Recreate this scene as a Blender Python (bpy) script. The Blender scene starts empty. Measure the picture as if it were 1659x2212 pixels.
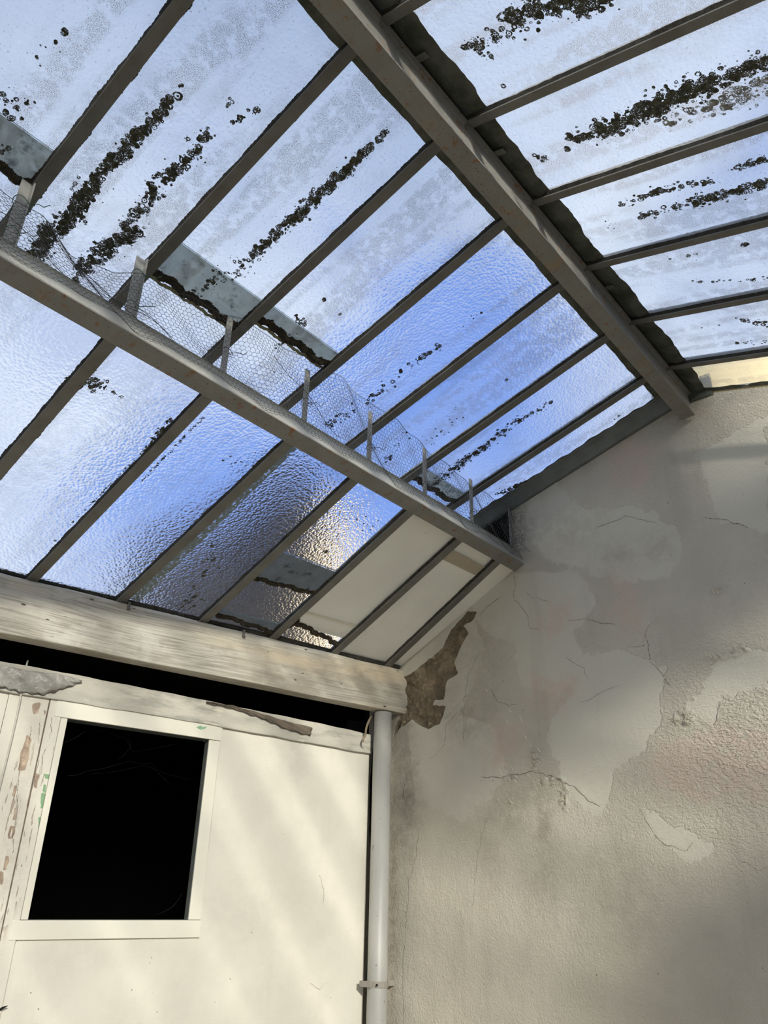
import bpy, math, random
import numpy as np
from mathutils import Matrix, Vector
rnd = random.Random(7)
nrs = np.random.RandomState(5)
SC = bpy.context.scene
COL = SC.collection
H = 1.6                                   # eye height: all coordinates below are relative to the eye

# ------------------------------------------------------------------ camera
R_ = np.array([0.64396, -0.76482, 0.01918]); F_ = np.array([0.0, 0, 0]); FPX = 1674.69
YAW, PIT, ROL = 0.70886, 0.46111, 0.02156
F_ = np.array([math.cos(PIT)*math.cos(YAW), math.cos(PIT)*math.sin(YAW), math.sin(PIT)])
_rt = np.array([math.sin(YAW), -math.cos(YAW), 0.]); _up = np.cross(_rt, F_)
R_ = _rt*math.cos(ROL)+_up*math.sin(ROL); U_ = np.cross(R_, F_)
cam = bpy.data.cameras.new('camera'); cam_o = bpy.data.objects.new('camera', cam); COL.objects.link(cam_o)
cam.sensor_fit = 'VERTICAL'; cam.sensor_height = 36.0; cam.lens = 36.0*FPX/2212.0; cam.clip_start = 0.02; cam.clip_end = 500
cam_o.matrix_world = Matrix(((R_[0], U_[0], -F_[0], 0), (R_[1], U_[1], -F_[1], 0), (R_[2], U_[2], -F_[2], H), (0, 0, 0, 1)))
SC.camera = cam_o
SC.view_settings.view_transform = 'Standard'; SC.view_settings.look = 'None'
SC.view_settings.exposure = 0.12; SC.view_settings.gamma = 1.0; SC.view_settings.use_curve_mapping = False
SC.cycles.max_bounces = 7; SC.cycles.diffuse_bounces = 3; SC.cycles.transmission_bounces = 5
SC.cycles.use_adaptive_sampling = True; SC.cycles.adaptive_threshold = 0.05
SC.cycles.transparent_max_bounces = 10; SC.cycles.sample_clamp_indirect = 6.0; SC.cycles.use_denoising = True

# ------------------------------------------------------------------ node helper
class NT:
    def __init__(s, tree): s.t = tree; s.n = tree.nodes; s.l = tree.links
    def new(s, ty, ins=None, **kw):
        nd = s.n.new(ty)
        for k, v in kw.items(): setattr(nd, k, v)
        for k, v in (ins or {}).items():
            sk = nd.inputs[k]
            if isinstance(v, bpy.types.NodeSocket): s.l.new(v, sk)
            else: sk.default_value = v
        return nd
    def math(s, op, a, b=0.0, clamp=False): return s.new('ShaderNodeMath', {0: a, 1: b}, operation=op, use_clamp=clamp).outputs[0]
    def mix(s, f, a, b, blend='MIX'):
        nd = s.new('ShaderNodeMix', data_type='RGBA', blend_type=blend); nd.clamp_factor = True
        for k, v in ((0, f), (6, a), (7, b)):
            if isinstance(v, bpy.types.NodeSocket): s.l.new(v, nd.inputs[k])
            else: nd.inputs[k].default_value = v if k == 0 else (tuple(v)+(1,) if len(v) == 3 else v)
        return nd.outputs[2]
    def ramp(s, f, lo, hi, a=0.0, b=1.0):
        nd = s.new('ShaderNodeMapRange', {0: f, 1: lo, 2: hi, 3: a, 4: b}, interpolation_type='SMOOTHSTEP'); return nd.outputs[0]
    def noise(s, vec, scale, detail=3, rough=.55, dist=0.0):
        return s.new('ShaderNodeTexNoise', {'Vector': vec, 'Scale': scale, 'Detail': detail, 'Roughness': rough, 'Distortion': dist}).outputs[0]
    def vmul(s, v, m): return s.new('ShaderNodeVectorMath', {0: v, 1: m}, operation='MULTIPLY').outputs[0]
    def dot(s, v, m): return s.new('ShaderNodeVectorMath', {0: v, 1: m}, operation='DOT_PRODUCT').outputs['Value']

def mat(name):
    m = bpy.data.materials.new(name); m.use_nodes = True; m.node_tree.nodes.clear()
    t = NT(m.node_tree); t.out = t.new('ShaderNodeOutputMaterial'); return m, t

# ------------------------------------------------------------------ world sky
SUN_TO = np.array([-0.60, -1.0, 0.46]); SUN_TO = SUN_TO/np.linalg.norm(SUN_TO)
w = bpy.data.worlds.new('sky'); SC.world = w; w.use_nodes = True; w.node_tree.nodes.clear(); t = NT(w.node_tree)
tc = t.new('ShaderNodeTexCoord').outputs['Generated']
n1 = t.noise(tc, 2.4, 3, .45, .3)
n2 = t.noise(tc, 6.0, 3, .5)
cl = t.math('ADD', t.math('MULTIPLY', n1, .7), t.math('MULTIPLY', n2, .3))
wob = t.new('ShaderNodeTexNoise', {'Vector': tc, 'Scale': 5.0, 'Detail': 3.0}).outputs['Color']
tcd = t.new('ShaderNodeVectorMath', {0: tc, 1: t.vmul(t.new('ShaderNodeVectorMath', {0: wob, 1: (.5, .5, .5)}, operation='SUBTRACT').outputs[0], (.45, .45, .45))}, operation='ADD').outputs[0]
tcd = t.new('ShaderNodeVectorMath', {0: tcd}, operation='NORMALIZE').outputs[0]
def spot(d, r0, r1):                      # smooth cap of the sky around a direction
    d = np.array(d)/np.linalg.norm(d)
    return t.ramp(t.dot(tcd, tuple(d)), math.cos(r1), math.cos(r0))
gap1 = spot((.66, .54, .52), .03, .24); gap2 = spot((.50, .725, .475), .02, .16); gap3 = spot((.62,.47,.62), .02, .16)
gap = t.math('MAXIMUM', gap3, t.math('MAXIMUM', gap1, gap2))
cov = t.math('SUBTRACT', t.ramp(cl, .20, .42), t.math('MULTIPLY', gap, 1.15), clamp=True)
sep = t.new('ShaderNodeSeparateXYZ', {0: tc}).outputs[2]
blue = t.mix(t.ramp(sep, 0.0, .8), (.42, .58, .92), (.12, .27, .80))
cloud = t.mix(t.ramp(n2, .35, .65), (.50, .585, .80), (.80, .86, .97))
cloud = t.mix(t.ramp(sep, .60, .90), cloud, (.40, .49, .68))
sky = t.mix(cov, blue, cloud)
gr = t.mix(t.ramp(sep, -.08, .02), (.13, .12, .10), sky)
bg = t.new('ShaderNodeBackground', {'Color': gr, 'Strength': 1.0})
t.l.new(bg.outputs[0], t.new('ShaderNodeOutputWorld').inputs[0])
# ------------------------------------------------------------------ sun
sun = bpy.data.lights.new('sun', 'SUN'); sun.energy = 7.2; sun.angle = math.radians(3.0); sun.color = (1.0, .93, .80)
sun_o = bpy.data.objects.new('sun', sun); COL.objects.link(sun_o)
sun_o.rotation_euler = Vector(SUN_TO).to_track_quat('Z', 'Y').to_euler()

# ------------------------------------------------------------------ mesh helpers
def W(p): return (float(p[0]), float(p[1]), float(p[2])+H)
def link(name, me, mt, parent=None, mats=None):
    o = bpy.data.objects.new(name, me); COL.objects.link(o)
    for m in (mats or [mt]): me.materials.append(m)
    if parent is not None: o.parent = parent
    return o
class MB:
    def __init__(s): s.v = []; s.f = []; s.m = []; s.uv = None
    def add(s, vs, fs, mi=0):
        b = len(s.v); s.v += [tuple(map(float, v)) for v in vs]; s.f += [tuple(i+b for i in f) for f in fs]; s.m += [mi]*len(fs)
    def frame_box(s, o, a, b, c, mi=0, mis=None):       # box from corner o with edge vectors a, b, c
        o, a, b, c = map(np.array, (o, a, b, c))
        vs = [o, o+a, o+a+b, o+b, o+c, o+a+c, o+a+b+c, o+b+c]
        fs = [(0, 3, 2, 1), (4, 5, 6, 7), (0, 1, 5, 4), (1, 2, 6, 5), (2, 3, 7, 6), (3, 0, 4, 7)]
        if np.dot(np.cross(a, b), c) < 0: fs = [f[::-1] for f in fs]
        s.add(vs, fs, mi)
        if mis: s.m[-6:] = mis
    def box(s, x0, x1, y0, y1, z0, z1, mi=0): s.frame_box((x0, y0, z0), (x1-x0, 0, 0), (0, y1-y0, 0), (0, 0, z1-z0), mi)
    def hexa(s, lo, hi, mi=0):                           # two quads (same order)
        s.add(list(lo)+list(hi), [(3, 2, 1, 0), (4, 5, 6, 7), (0, 1, 5, 4), (1, 2, 6, 5), (2, 3, 7, 6), (3, 0, 4, 7)], mi)
    def tube(s, pts, r, n=8, cap=True, mi=0):
        pts = [np.array(p, float) for p in pts]; rings = []
        prev = None
        for i, p in enumerate(pts):
            d = pts[min(i+1, len(pts)-1)]-pts[max(i-1, 0)]; d = d/(np.linalg.norm(d)+1e-12)
            if prev is None:
                a = np.cross(d, (0, 0, 1)) if abs(d[2]) < .9 else np.cross(d, (1, 0, 0))
            else: a = prev-d*np.dot(prev, d)
            a = a/np.linalg.norm(a); prev = a; b = np.cross(d, a)
            rr = r[i] if hasattr(r, '__len__') else r
            rings.append([p+rr*(a*math.cos(2*math.pi*k/n)+b*math.sin(2*math.pi*k/n)) for k in range(n)])
        vs = [v for rg in rings for v in rg]
        fs = [(i*n+k, i*n+(k+1) % n, (i+1)*n+(k+1) % n, (i+1)*n+k) for i in range(len(pts)-1) for k in range(n)]
        if cap: fs += [tuple(range(n))[::-1], tuple((len(pts)-1)*n+k for k in range(n))]
        s.add(vs, fs, mi)
    def build(s, name, mt, parent=None, mats=None, smooth=False, bevel=0.0, origin=None):
        me = bpy.data.meshes.new(name)
        v = [W(p) for p in s.v]
        off = (0, 0, 0)
        me.from_pydata(v, [], s.f); me.polygons.foreach_set('material_index', s.m)
        if smooth: me.polygons.foreach_set('use_smooth', [True]*len(s.f))
        if s.uv is not None:
            ul = me.uv_layers.new(name='UVMap'); uv = np.array(s.uv)
            li = np.empty(len(me.loops), int); me.loops.foreach_get('vertex_index', li)
            ul.data.foreach_set('uv', uv[li].astype(np.float32).ravel())
        me.update()
        o = link(name, me, mt, parent, mats)
        if bevel:
            bv = o.modifiers.new('bevel', 'BEVEL'); bv.width = bevel; bv.segments = 2; bv.limit_method = 'ANGLE'
        return o
def tag(o, label=None, cat=None, group=None, kind=None):
    if label: o['label'] = label
    if cat: o['category'] = cat
    if group: o['group'] = group
    if kind: o['kind'] = kind
    return o
def empty(name, loc):
    o = bpy.data.objects.new(name, None); COL.objects.link(o); o.location = W(loc); o.empty_display_size = .1
    bpy.context.view_layer.update() if False else None
    return o
def under(root, *objs):                                  # parent keeping world place
    for o in objs:
        o.parent = root; o.matrix_parent_inverse = Matrix.Translation(-Vector(root.location))
    return root

# photograph pixel -> point on a plane of the building (used only to read off positions of real things)
def ray(x, y):
    d = F_*FPX+R_*(x-829.5)-U_*(y-1106); return d/np.linalg.norm(d)
def onp(x, y, pt, n): d = ray(x, y); return d*(np.dot(pt, n)/np.dot(d, n))

# ------------------------------------------------------------------ building dimensions (relative to the eye)
GX = 2.75                                                # gable wall plane
SU = math.tan(math.radians(16.2)); SR = math.tan(math.radians(16.1))
RY0, RY1, RZ = .738, .7947, 1.831                        # ridge beam flange sides, level of its top flange
def zU(y): return RZ-(y-RY1)*SU                          # underside of upper left bars
def zR(y): return RZ-(RY0-y)*SR                          # underside of right bars
TH = math.tan(math.radians(10.0)); nW = np.array([math.sin(math.radians(10)), math.cos(math.radians(10)), 0.]); dW = np.array([math.cos(math.radians(10)), -math.sin(math.radians(10)), 0.])
def yW(x, off=0.0): return 2.321+(GX-x)*TH-off           # face of the white back wall (off = towards the room)
cW = np.array([GX, 2.321, 0.])
def yT(x): return 2.216+(GX-x)*TH                        # front face of the timber beam
PY, PZ = 1.594, 1.273                                    # purlin: left edge of its bottom flange
TZ = .945                                                # top of timber
AT = math.radians(26.0); dP = np.array([0, math.cos(AT), -math.sin(AT)]); uP = np.array([0, math.sin(AT), math.cos(AT)])

# ------------------------------------------------------------------ materials
def pbsdf(t, col, rough=.8, normal=None, **kw):
    ins = {'Base Color': col if isinstance(col, bpy.types.NodeSocket) else tuple(col)+(1,), 'Roughness': rough}
    if normal is not None: ins['Normal'] = normal
    for k, v in kw.items(): ins[k] = v
    return t.new('ShaderNodeBsdfPrincipled', ins).outputs[0]
def bump(t, h, dist, strength=1.0, normal=None):
    ins = {'Height': h, 'Distance': dist, 'Strength': strength}
    if normal is not None: ins['Normal'] = normal
    return t.new('ShaderNodeBump', ins).outputs[0]
def gpos(t): return t.new('ShaderNodeNewGeometry').outputs['Position']
def fin(m, t, sh): t.l.new(sh, t.out.inputs[0]); return m

def glass_mat(name, trans=.26, refr=.60, rough=.55, haze=(.80, .85, .90), relief=1.5, streak=1.0, seed=0.0):
    m, t = mat(name)
    uv = t.new('ShaderNodeUVMap').outputs[0]
    g = gpos(t)
    v1 = t.new('ShaderNodeTexVoronoi', {'Vector': g, 'Scale': 105.0}, feature='F1').outputs[0]
    nn = t.noise(g, 62.0, 1, .5)
    h = t.math('ADD', t.math('MULTIPLY', v1, .8), t.math('MULTIPLY', nn, .9))
    nb = bump(t, h, .010*relief, 1.0)
    nt = bump(t, h, .0015*relief, 1.0)
    tr = t.new('ShaderNodeBsdfTransparent', {'Color': (.93, .96, .98, 1)}).outputs[0]
    rf = t.new('ShaderNodeBsdfRefraction', {'Color': (.93, .96, 1, 1), 'Roughness': rough, 'IOR': 1.06, 'Normal': nb}).outputs[0]
    tl = t.new('ShaderNodeBsdfTranslucent', {'Color': haze+(1,), 'Normal': nt}).outputs[0]
    gl = t.new('ShaderNodeBsdfGlossy', {'Color': (1, 1, 1, 1), 'Roughness': .25, 'Normal': nb}).outputs[0]
    a = t.new('ShaderNodeMixShader', {0: trans/(trans+refr), 1: rf, 2: tr}).outputs[0]
    b = t.new('ShaderNodeMixShader', {0: trans+refr, 1: tl, 2: a}).outputs[0]
    c = t.new('ShaderNodeMixShader', {0: .04, 1: b, 2: gl}).outputs[0]
    # rain-washed bands of fine specks running down the slope
    off = t.new('ShaderNodeVectorMath', {0: uv, 1: (seed, seed*.3, 0)}, operation='ADD').outputs[0]
    band = t.noise(t.vmul(off, (9.0, .9, 1)), 1.0, 2, .5)
    band = t.ramp(band, .46, .58)
    sp = t.noise(off, 560.0, 1, .5)
    sp2 = t.noise(off, 30.0, 2, .6)
    spk = t.math('MULTIPLY', t.ramp(sp, .51, .60), t.math('MULTIPLY', band, t.ramp(sp2, .34, .56)))
    film = t.math('MULTIPLY', t.ramp(t.noise(off, 7.0, 2, .6), .45, .75), .12)
    dust = t.math('MULTIPLY', t.ramp(t.noise(off, 150.0, 1, .6), .66, .74), .5)
    fac = t.math('MINIMUM', t.math('ADD', t.math('MAXIMUM', t.math('MULTIPLY', spk, 1.0*streak), t.math('MULTIPLY', dust, streak)), t.math('MULTIPLY', film, streak)), .9)
    dl = t.new('ShaderNodeBsdfTranslucent', {'Color': (.27, .25, .23, 1)}).outputs[0]
    dd = t.new('ShaderNodeBsdfDiffuse', {'Color': (.22, .20, .17, 1)}).outputs[0]
    d = t.new('ShaderNodeMixShader', {0: .4, 1: dl, 2: dd}).outputs[0]
    return fin(m, t, t.new('ShaderNodeMixShader', {0: fac, 1: c, 2: d}).outputs[0])
M = {}
M['glass'] = glass_mat('obscured_glass')
M['glass_r'] = glass_mat('obscured_glass_right', trans=.50, refr=.36, rough=.6, seed=3.1, streak=1.1)
M['glass_low'] = glass_mat('obscured_glass_lower', trans=.02, refr=.95, rough=.50, relief=.8, streak=.45, seed=1.7)
m, t = mat('glass_top'); M['glass_top'] = fin(m, t, t.new('ShaderNodeBsdfTransparent', {'Color': (.98, .99, 1, 1)}).outputs[0])
m, t = mat('glass_edge'); M['glass_edge'] = fin(m, t, pbsdf(t, (.12, .17, .15), .3))
m, t = mat('lap_grime'); g = gpos(t)
c = t.mix(t.noise(g, 25.0, 4), (.40, .41, .37), (.78, .77, .69)); c = t.mix(t.ramp(t.noise(g, 18.0, 5, .7), .50, .72), c, (.16, .17, .13))
M['grime'] = fin(m, t, t.new('ShaderNodeMixShader', {0: .70, 1: t.new('ShaderNodeBsdfTransparent', {'Color': (.85, .88, .84, 1)}).outputs[0],
    2: t.new('ShaderNodeMixShader', {0: .25, 1: t.new('ShaderNodeBsdfTranslucent', {'Color': c}).outputs[0], 2: t.new('ShaderNodeBsdfDiffuse', {'Color': c}).outputs[0]}).outputs[0]}).outputs[0])
m, t = mat('lap_grime_grey'); g = gpos(t)
c = t.mix(t.noise(g, 25.0, 4), (.20, .205, .19), (.42, .42, .39)); c = t.mix(t.ramp(t.noise(g, 14.0, 4, .7), .56, .72), c, (.10, .10, .08))
M['grime_grey'] = fin(m, t, t.new('ShaderNodeMixShader', {0: .82, 1: t.new('ShaderNodeBsdfTransparent', {'Color': (.8, .82, .78, 1)}).outputs[0],
    2: t.new('ShaderNodeMixShader', {0: .35, 1: t.new('ShaderNodeBsdfTranslucent', {'Color': c}).outputs[0], 2: t.new('ShaderNodeBsdfDiffuse', {'Color': c}).outputs[0]}).outputs[0]}).outputs[0])
def simple(name, c0, c1, scale, rough=.85, bscale=None, bd=.001, spots=None, met=0.0, stretch=None):
    m, t = mat(name); g = gpos(t)
    if stretch: g = t.vmul(g, stretch)
    c = t.mix(t.ramp(t.noise(g, scale, 5, .6), .3, .7), c0, c1)
    for (sc, lo, hi, cc) in (spots or []): c = t.mix(t.ramp(t.noise(g, sc, 5, .65), lo, hi), c, cc)
    nb = bump(t, t.noise(g, bscale or scale*4, 4, .6), bd)
    return fin(m, t, pbsdf(t, c, rough, nb, Metallic=met))
def lichen_mat(name, c0, c1, hole):
    m, t = mat(name); g = gpos(t)
    c = t.mix(t.ramp(t.noise(g, 90.0, 4, .6), .35, .65), c0, c1)
    return fin(m, t, t.new('ShaderNodeMixShader', {0: t.math('MULTIPLY', t.ramp(t.noise(g, 330.0, 3, .65), hole, hole+.06), t.ramp(t.noise(g, 45.0, 2), .40, .55)), 1: pbsdf(t, c, .95, bump(t, t.noise(g, 300.0, 3), .001)), 2: t.new('ShaderNodeBsdfTransparent').outputs[0]}).outputs[0])
M['lichen'] = lichen_mat('lichen', (.035, .036, .024), (.095, .095, .066), .54)
M['lichen_pale'] = lichen_mat('pale_lichen', (.16, .16, .14), (.36, .36, .33), .50)
M['moss'] = simple('moss', (.018, .016, .010), (.06, .045, .025), 160.0, bd=.003, spots=[(60.0, .56, .68, (.13, .075, .03)), (260.0, .66, .72, (.22, .20, .13))])
M['moss_y'] = simple('moss_yellow', (.22, .21, .10), (.40, .38, .22), 200.0, bd=.002)
M['steel'] = simple('painted_steel', (.215, .21, .19), (.175, .17, .152), 9.0, .55, 120.0, .0006, spots=[(14.0, .56, .75, (.235, .175, .11)), (34.0, .57, .68, (.20, .105, .05)), (110.0, .60, .68, (.13, .065, .03))])
M['steel_clean'] = simple('painted_steel_clean', (.46, .455, .41), (.40, .39, .35), 9.0, .42, 90.0, .0004, spots=[(60.0, .70, .76, (.20, .11, .05))])  # lighter, nearly rust-free tone puts the purlin web's sunlight into the colour
M['bar'] = simple('bar_steel', (.165, .16, .142), (.12, .115, .098), 14.0, .6, 150.0, .0008, spots=[(45.0, .64, .74, (.15, .075, .03))])
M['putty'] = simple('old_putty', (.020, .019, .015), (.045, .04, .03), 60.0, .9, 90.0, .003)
M['post'] = simple('post_paint', (.46, .455, .43), (.36, .355, .33), 20.0, .6, 100.0, .0008, spots=[(50.0, .66, .74, (.28, .13, .04))])
M['flash'] = simple('lead_flashing', (.17, .19, .19), (.12, .135, .135), 12.0, .5, 40.0, .001, spots=[(70.0, .66, .74, (.07, .07, .05))])
M['ridge_mortar'] = simple('ridge_flashing', (.12, .125, .105), (.055, .06, .042), 16.0, .9, 50.0, .004, spots=[(25.0, .62, .74, (.11, .13, .055))])
M['wire'] = simple('galvanised_wire', (.06, .06, .056), (.10, .10, .095), 40.0, .5, 80.0, .0002, met=.4)
M['tie'] = simple('green_tie', (.03, .12, .05), (.05, .16, .07), 40.0, .5)
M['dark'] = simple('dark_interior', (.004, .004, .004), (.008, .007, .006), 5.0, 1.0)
M['cream_board'] = simple('cream_board', (.80, .755, .63), (.74, .70, .585), 3.0, .75, 120.0, .0006, spots=[(9.0, .64, .80, (.50, .48, .41)), (130.0, .74, .78, (.30, .27, .2))])
m, t = mat('cream_sheet'); g = gpos(t)
c = t.mix(t.ramp(t.noise(g, 3.0, 4), .3, .7), (.90, .86, .74), (.84, .80, .69)); c = t.mix(t.math('MULTIPLY', t.ramp(t.noise(g, 9.0, 5, .65), .62, .8), .6), c, (.45, .43, .36))
M['sheet'] = fin(m, t, t.new('ShaderNodeMixShader', {0: .50, 1: pbsdf(t, c, .6), 2: t.new('ShaderNodeBsdfTranslucent', {'Color': c}).outputs[0]}).outputs[0])
M['plaster_plain'] = simple('plain_plaster', (.60, .56, .47), (.52, .49, .41), 2.0, .9, 60.0, .002)
M['floor'] = simple('concrete', (.42, .40, .36), (.34, .32, .28), 3.0, .9, 40.0, .002)
M['pipe'] = simple('pipe_paint', (.43, .42, .39), (.37, .365, .335), 8.0, .45, 60.0, .0005, spots=[(22.0, .66, .74, (.38, .31, .25)), (70.0, .66, .70, (.10, .075, .06)), (12.0, .64, .74, (.36, .38, .30))], stretch=(1, 1, .35))
M['felt'] = simple('peeling_felt', (.17, .135, .10), (.11, .09, .07), 20.0, .9)
M['plastic'] = simple('draped_plastic', (.40, .385, .345), (.24, .23, .205), 14.0, .42, 26.0, .012, spots=[(9.0, .62, .72, (.12, .11, .095))])
M['cable'] = simple('white_cable', (.55, .52, .45), (.5, .47, .41), 10.0, .5)
M['crack'] = simple('crack_shadow', (.10, .075, .055), (.17, .13, .10), 40.0)
M['web'] = simple('cobweb', (.12, .115, .105), (.08, .078, .07), 10.0, .8)
M['curl'] = simple('peeled_strip', (.30, .24, .15), (.17, .13, .08), 30.0, .7)
M['brick_dark'] = simple('dark_house', (.012, .010, .009), (.022, .016, .013), 1.3, .9)
M['roof_tile'] = simple('roof_tile', (.06, .028, .02), (.04, .02, .016), 2.0, .9)
M['cream_house'] = simple('cream_house', (.72, .60, .42), (.66, .55, .38), 1.0, .9)
M['cream_sun'] = simple('cream_render', (.88, .72, .40), (.84, .68, .37), 1.0, .9)

def wood_mat():
    m, t = mat('weathered_timber'); g = gpos(t)
    rot = t.new('ShaderNodeVectorRotate', {'Vector': g, 'Axis': (0, 0, 1), 'Angle': math.radians(10)}, rotation_type='AXIS_ANGLE').outputs[0]
    d = t.noise(t.vmul(rot, (1.1, 4, 4)), 1.0, 1, .5)
    s = t.vmul(rot, (1.6, 150, 150)); s = t.new('ShaderNodeVectorMath', {0: s, 1: t.vmul(t.new('ShaderNodeCombineXYZ', {0: d, 1: d, 2: d}).outputs[0], (0, 9, 9))}, operation='ADD').outputs[0]
    gr = t.noise(s, 1.0, 3, .6); gr2 = t.noise(t.vmul(rot, (3.0, 330, 330)), 1.0, 2, .5)
    c = t.mix(t.ramp(gr, .34, .60), (.33, .30, .245), (.53, .495, .415))
    c = t.mix(t.ramp(t.noise(t.vmul(rot, (1.3, 4, 7)), 1.0, 4, .6), .45, .68), c, (.54, .455, .33))
    c = t.mix(t.math('MULTIPLY', t.ramp(t.noise(t.vmul(rot, (1.6, 3, 3)), 1.6, 5, .7), .46, .64), .75), c, (.27, .24, .19))
    c = t.mix(t.math('MULTIPLY', t.ramp(t.noise(rot, 6.0, 4, .6), .56, .70), .5), c, (.66, .64, .57))
    c = t.mix(t.math('MULTIPLY', t.ramp(gr2, .60, .70), .45), c, (.20, .17, .13))
    vo = t.new('ShaderNodeTexVoronoi', {'Vector': t.vmul(rot, (9, 22, 22)), 'Scale': 1.0}).outputs[0]
    c = t.mix(t.math('MULTIPLY', t.ramp(vo, .10, .05), 1.0), c, (.07, .05, .04))
    nb = bump(t, t.math('ADD', gr, t.math('MULTIPLY', gr2, .5)), .0012)
    return fin(m, t, pbsdf(t, c, .82, nb))
M['timber'] = wood_mat()

def paint_mat(name, base, pale, pink, bare, dirt_shade_c, rough_bump=.0016, streaks=.5, peel=(.62, .48, .36)):
    """old painted render: the vertex fields hold the shapes of real paint layers, plaster patches and dirt"""
    m, t = mat(name); g = gpos(t)
    a = t.new('ShaderNodeAttribute', attribute_name='layer_a'); b = t.new('ShaderNodeAttribute', attribute_name='layer_b')
    sa = t.new('ShaderNodeSeparateColor', {0: a.outputs['Color']}); sb = t.new('ShaderNodeSeparateColor', {0: b.outputs['Color']})
    nf = t.math('SUBTRACT', t.noise(g, 45.0, 3, .7), .5); nc = t.math('SUBTRACT', t.noise(g, 12.0, 3, .6), .5)
    def edge(f, amp=.5, wd=.05, nz=nf):
        return t.ramp(t.math('ADD', f, t.math('MULTIPLY', nz, amp)), .5-wd, .5+wd)
    mp = edge(sa.outputs[0]); mk = t.math('MULTIPLY', edge(sa.outputs[1], 1.0, .25, nc), t.ramp(t.noise(g, 30.0, 4, .7), .3, .55)); mb = edge(sa.outputs[2], .15, .03); md = sb.outputs[0]; mg = edge(sb.outputs[1], .1, .03); mc = edge(sb.outputs[2], .06, .04)
    c = t.mix(t.ramp(t.noise(g, 4.0, 5, .6), .3, .7), base, tuple(x*.88 for x in base))
    c = t.mix(t.math('MULTIPLY', mp, .8), c, pale)
    c = t.mix(t.math('MULTIPLY', mk, .95), c, pink)
    st = t.noise(t.vmul(g, (9, 9, .8)), 1.0, 4, .6)
    dirt_shade = t.math('MULTIPLY', t.ramp(st, .5, .75), streaks)
    dirt_shade = t.math('MAXIMUM', t.math('MULTIPLY', dirt_shade, .35), t.math('MULTIPLY', t.math('MULTIPLY', md, t.ramp(t.noise(g, 22.0, 5, .7), .25, .65)), .75))
    c = t.mix(dirt_shade, c, dirt_shade_c)
    vo = t.new('ShaderNodeTexVoronoi', {'Vector': g, 'Scale': 24.0}).outputs[0]
    c = t.mix(t.math('MULTIPLY', t.math('MULTIPLY', t.ramp(vo, .075, .04), t.ramp(t.noise(g, 5.0, 2), .50, .62)), .8), c, (.16, .12, .09))
    bc = t.mix(t.ramp(t.noise(g, 11.0, 5, .7), .32, .62), bare, tuple(x*.5 for x in bare)); bc = t.mix(t.ramp(t.noise(g, 30.0, 4, .7), .58, .68), bc, tuple(x*1.35 for x in bare)); bc = t.mix(t.ramp(t.noise(g, 19.0, 2, .5, 1.5), .47, .5), bc, bc)
    c = t.mix(mb, c, bc)
    c = t.mix(mg, c, (.24, .40, .22))
    c = t.mix(mc, c, (.15, .11, .085))
    rg = t.noise(g, 120.0, 4, .65); rg2 = t.noise(g, 30.0, 3, .5)
    sm = t.math('SUBTRACT', 1.0, t.math('MULTIPLY', mp, .65))
    rg3 = t.noise(t.vmul(g, (1, 1, 1.3)), 260.0, 3, .6)
    h = t.math('ADD', t.math('MULTIPLY', t.math('ADD', t.math('ADD', rg, t.math('MULTIPLY', rg3, .45)), t.math('MULTIPLY', rg2, .6)), sm), t.math('MULTIPLY', mp, .45))
    rw = t.noise(t.vmul(g, (1, .8, 1.5)), 85.0, 2, .5, .6)
    h = t.math('ADD', h, t.math('MULTIPLY', t.math('MULTIPLY', rw, sm), t.math('MULTIPLY', a.outputs['Alpha'], 2.6)))
    h = t.math('SUBTRACT', h, t.math('ADD', t.math('MULTIPLY', mb, 1.4), t.math('MULTIPLY', mc, 1.2)))
    nb = bump(t, h, rough_bump)
    if name == 'flaking_paint':
        sl = t.noise(t.vmul(g, (75, 75, 11)), 1.0, 4, .65); wh = t.ramp(t.noise(t.vmul(g, (7, 7, 1.5)), 1.0, 2), .46, .60)
        k = t.math('MULTIPLY', t.ramp(sl, .60, .625), wh); c = t.mix(t.math('MULTIPLY', k, .8), c, (.38, .28, .20)); nb = bump(t, t.math('SUBTRACT', h, t.math('MULTIPLY', k, 1.2)), rough_bump)
    return fin(m, t, pbsdf(t, c, .88, nb))
M['gable'] = paint_mat('gable_render', (.59, .545, .445), (.60, .57, .475), (.60, .49, .40), (.30, .235, .155), (.24, .20, .15), .0042)
M['white'] = paint_mat('white_render', (.77, .73, .63), (.76, .735, .66), (.72, .68, .60), (.60, .44, .32), (.52, .48, .41), .0010, .35)
M['flaky'] = paint_mat('flaking_paint', (.76, .72, .62), (.80, .77, .68), (.72, .66, .56), (.60, .46, .34), (.50, .44, .36), .0014, .2)
M['fascia'] = simple('fascia_paint', (.60, .565, .48), (.42, .40, .345), 5.0, .85, 60.0, .0015, spots=[(9.0, .48, .66, (.36, .345, .30)), (16.0, .60, .72, (.68, .63, .52)), (45.0, .70, .76, (.22, .17, .13))], stretch=(.5, .5, 2))
M['frame'] = simple('cream_frame', (.78, .74, .63), (.73, .70, .60), 4.0, .6, 50.0, .0007, spots=[(60.0, .735, .76, (.50, .42, .32))])

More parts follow.
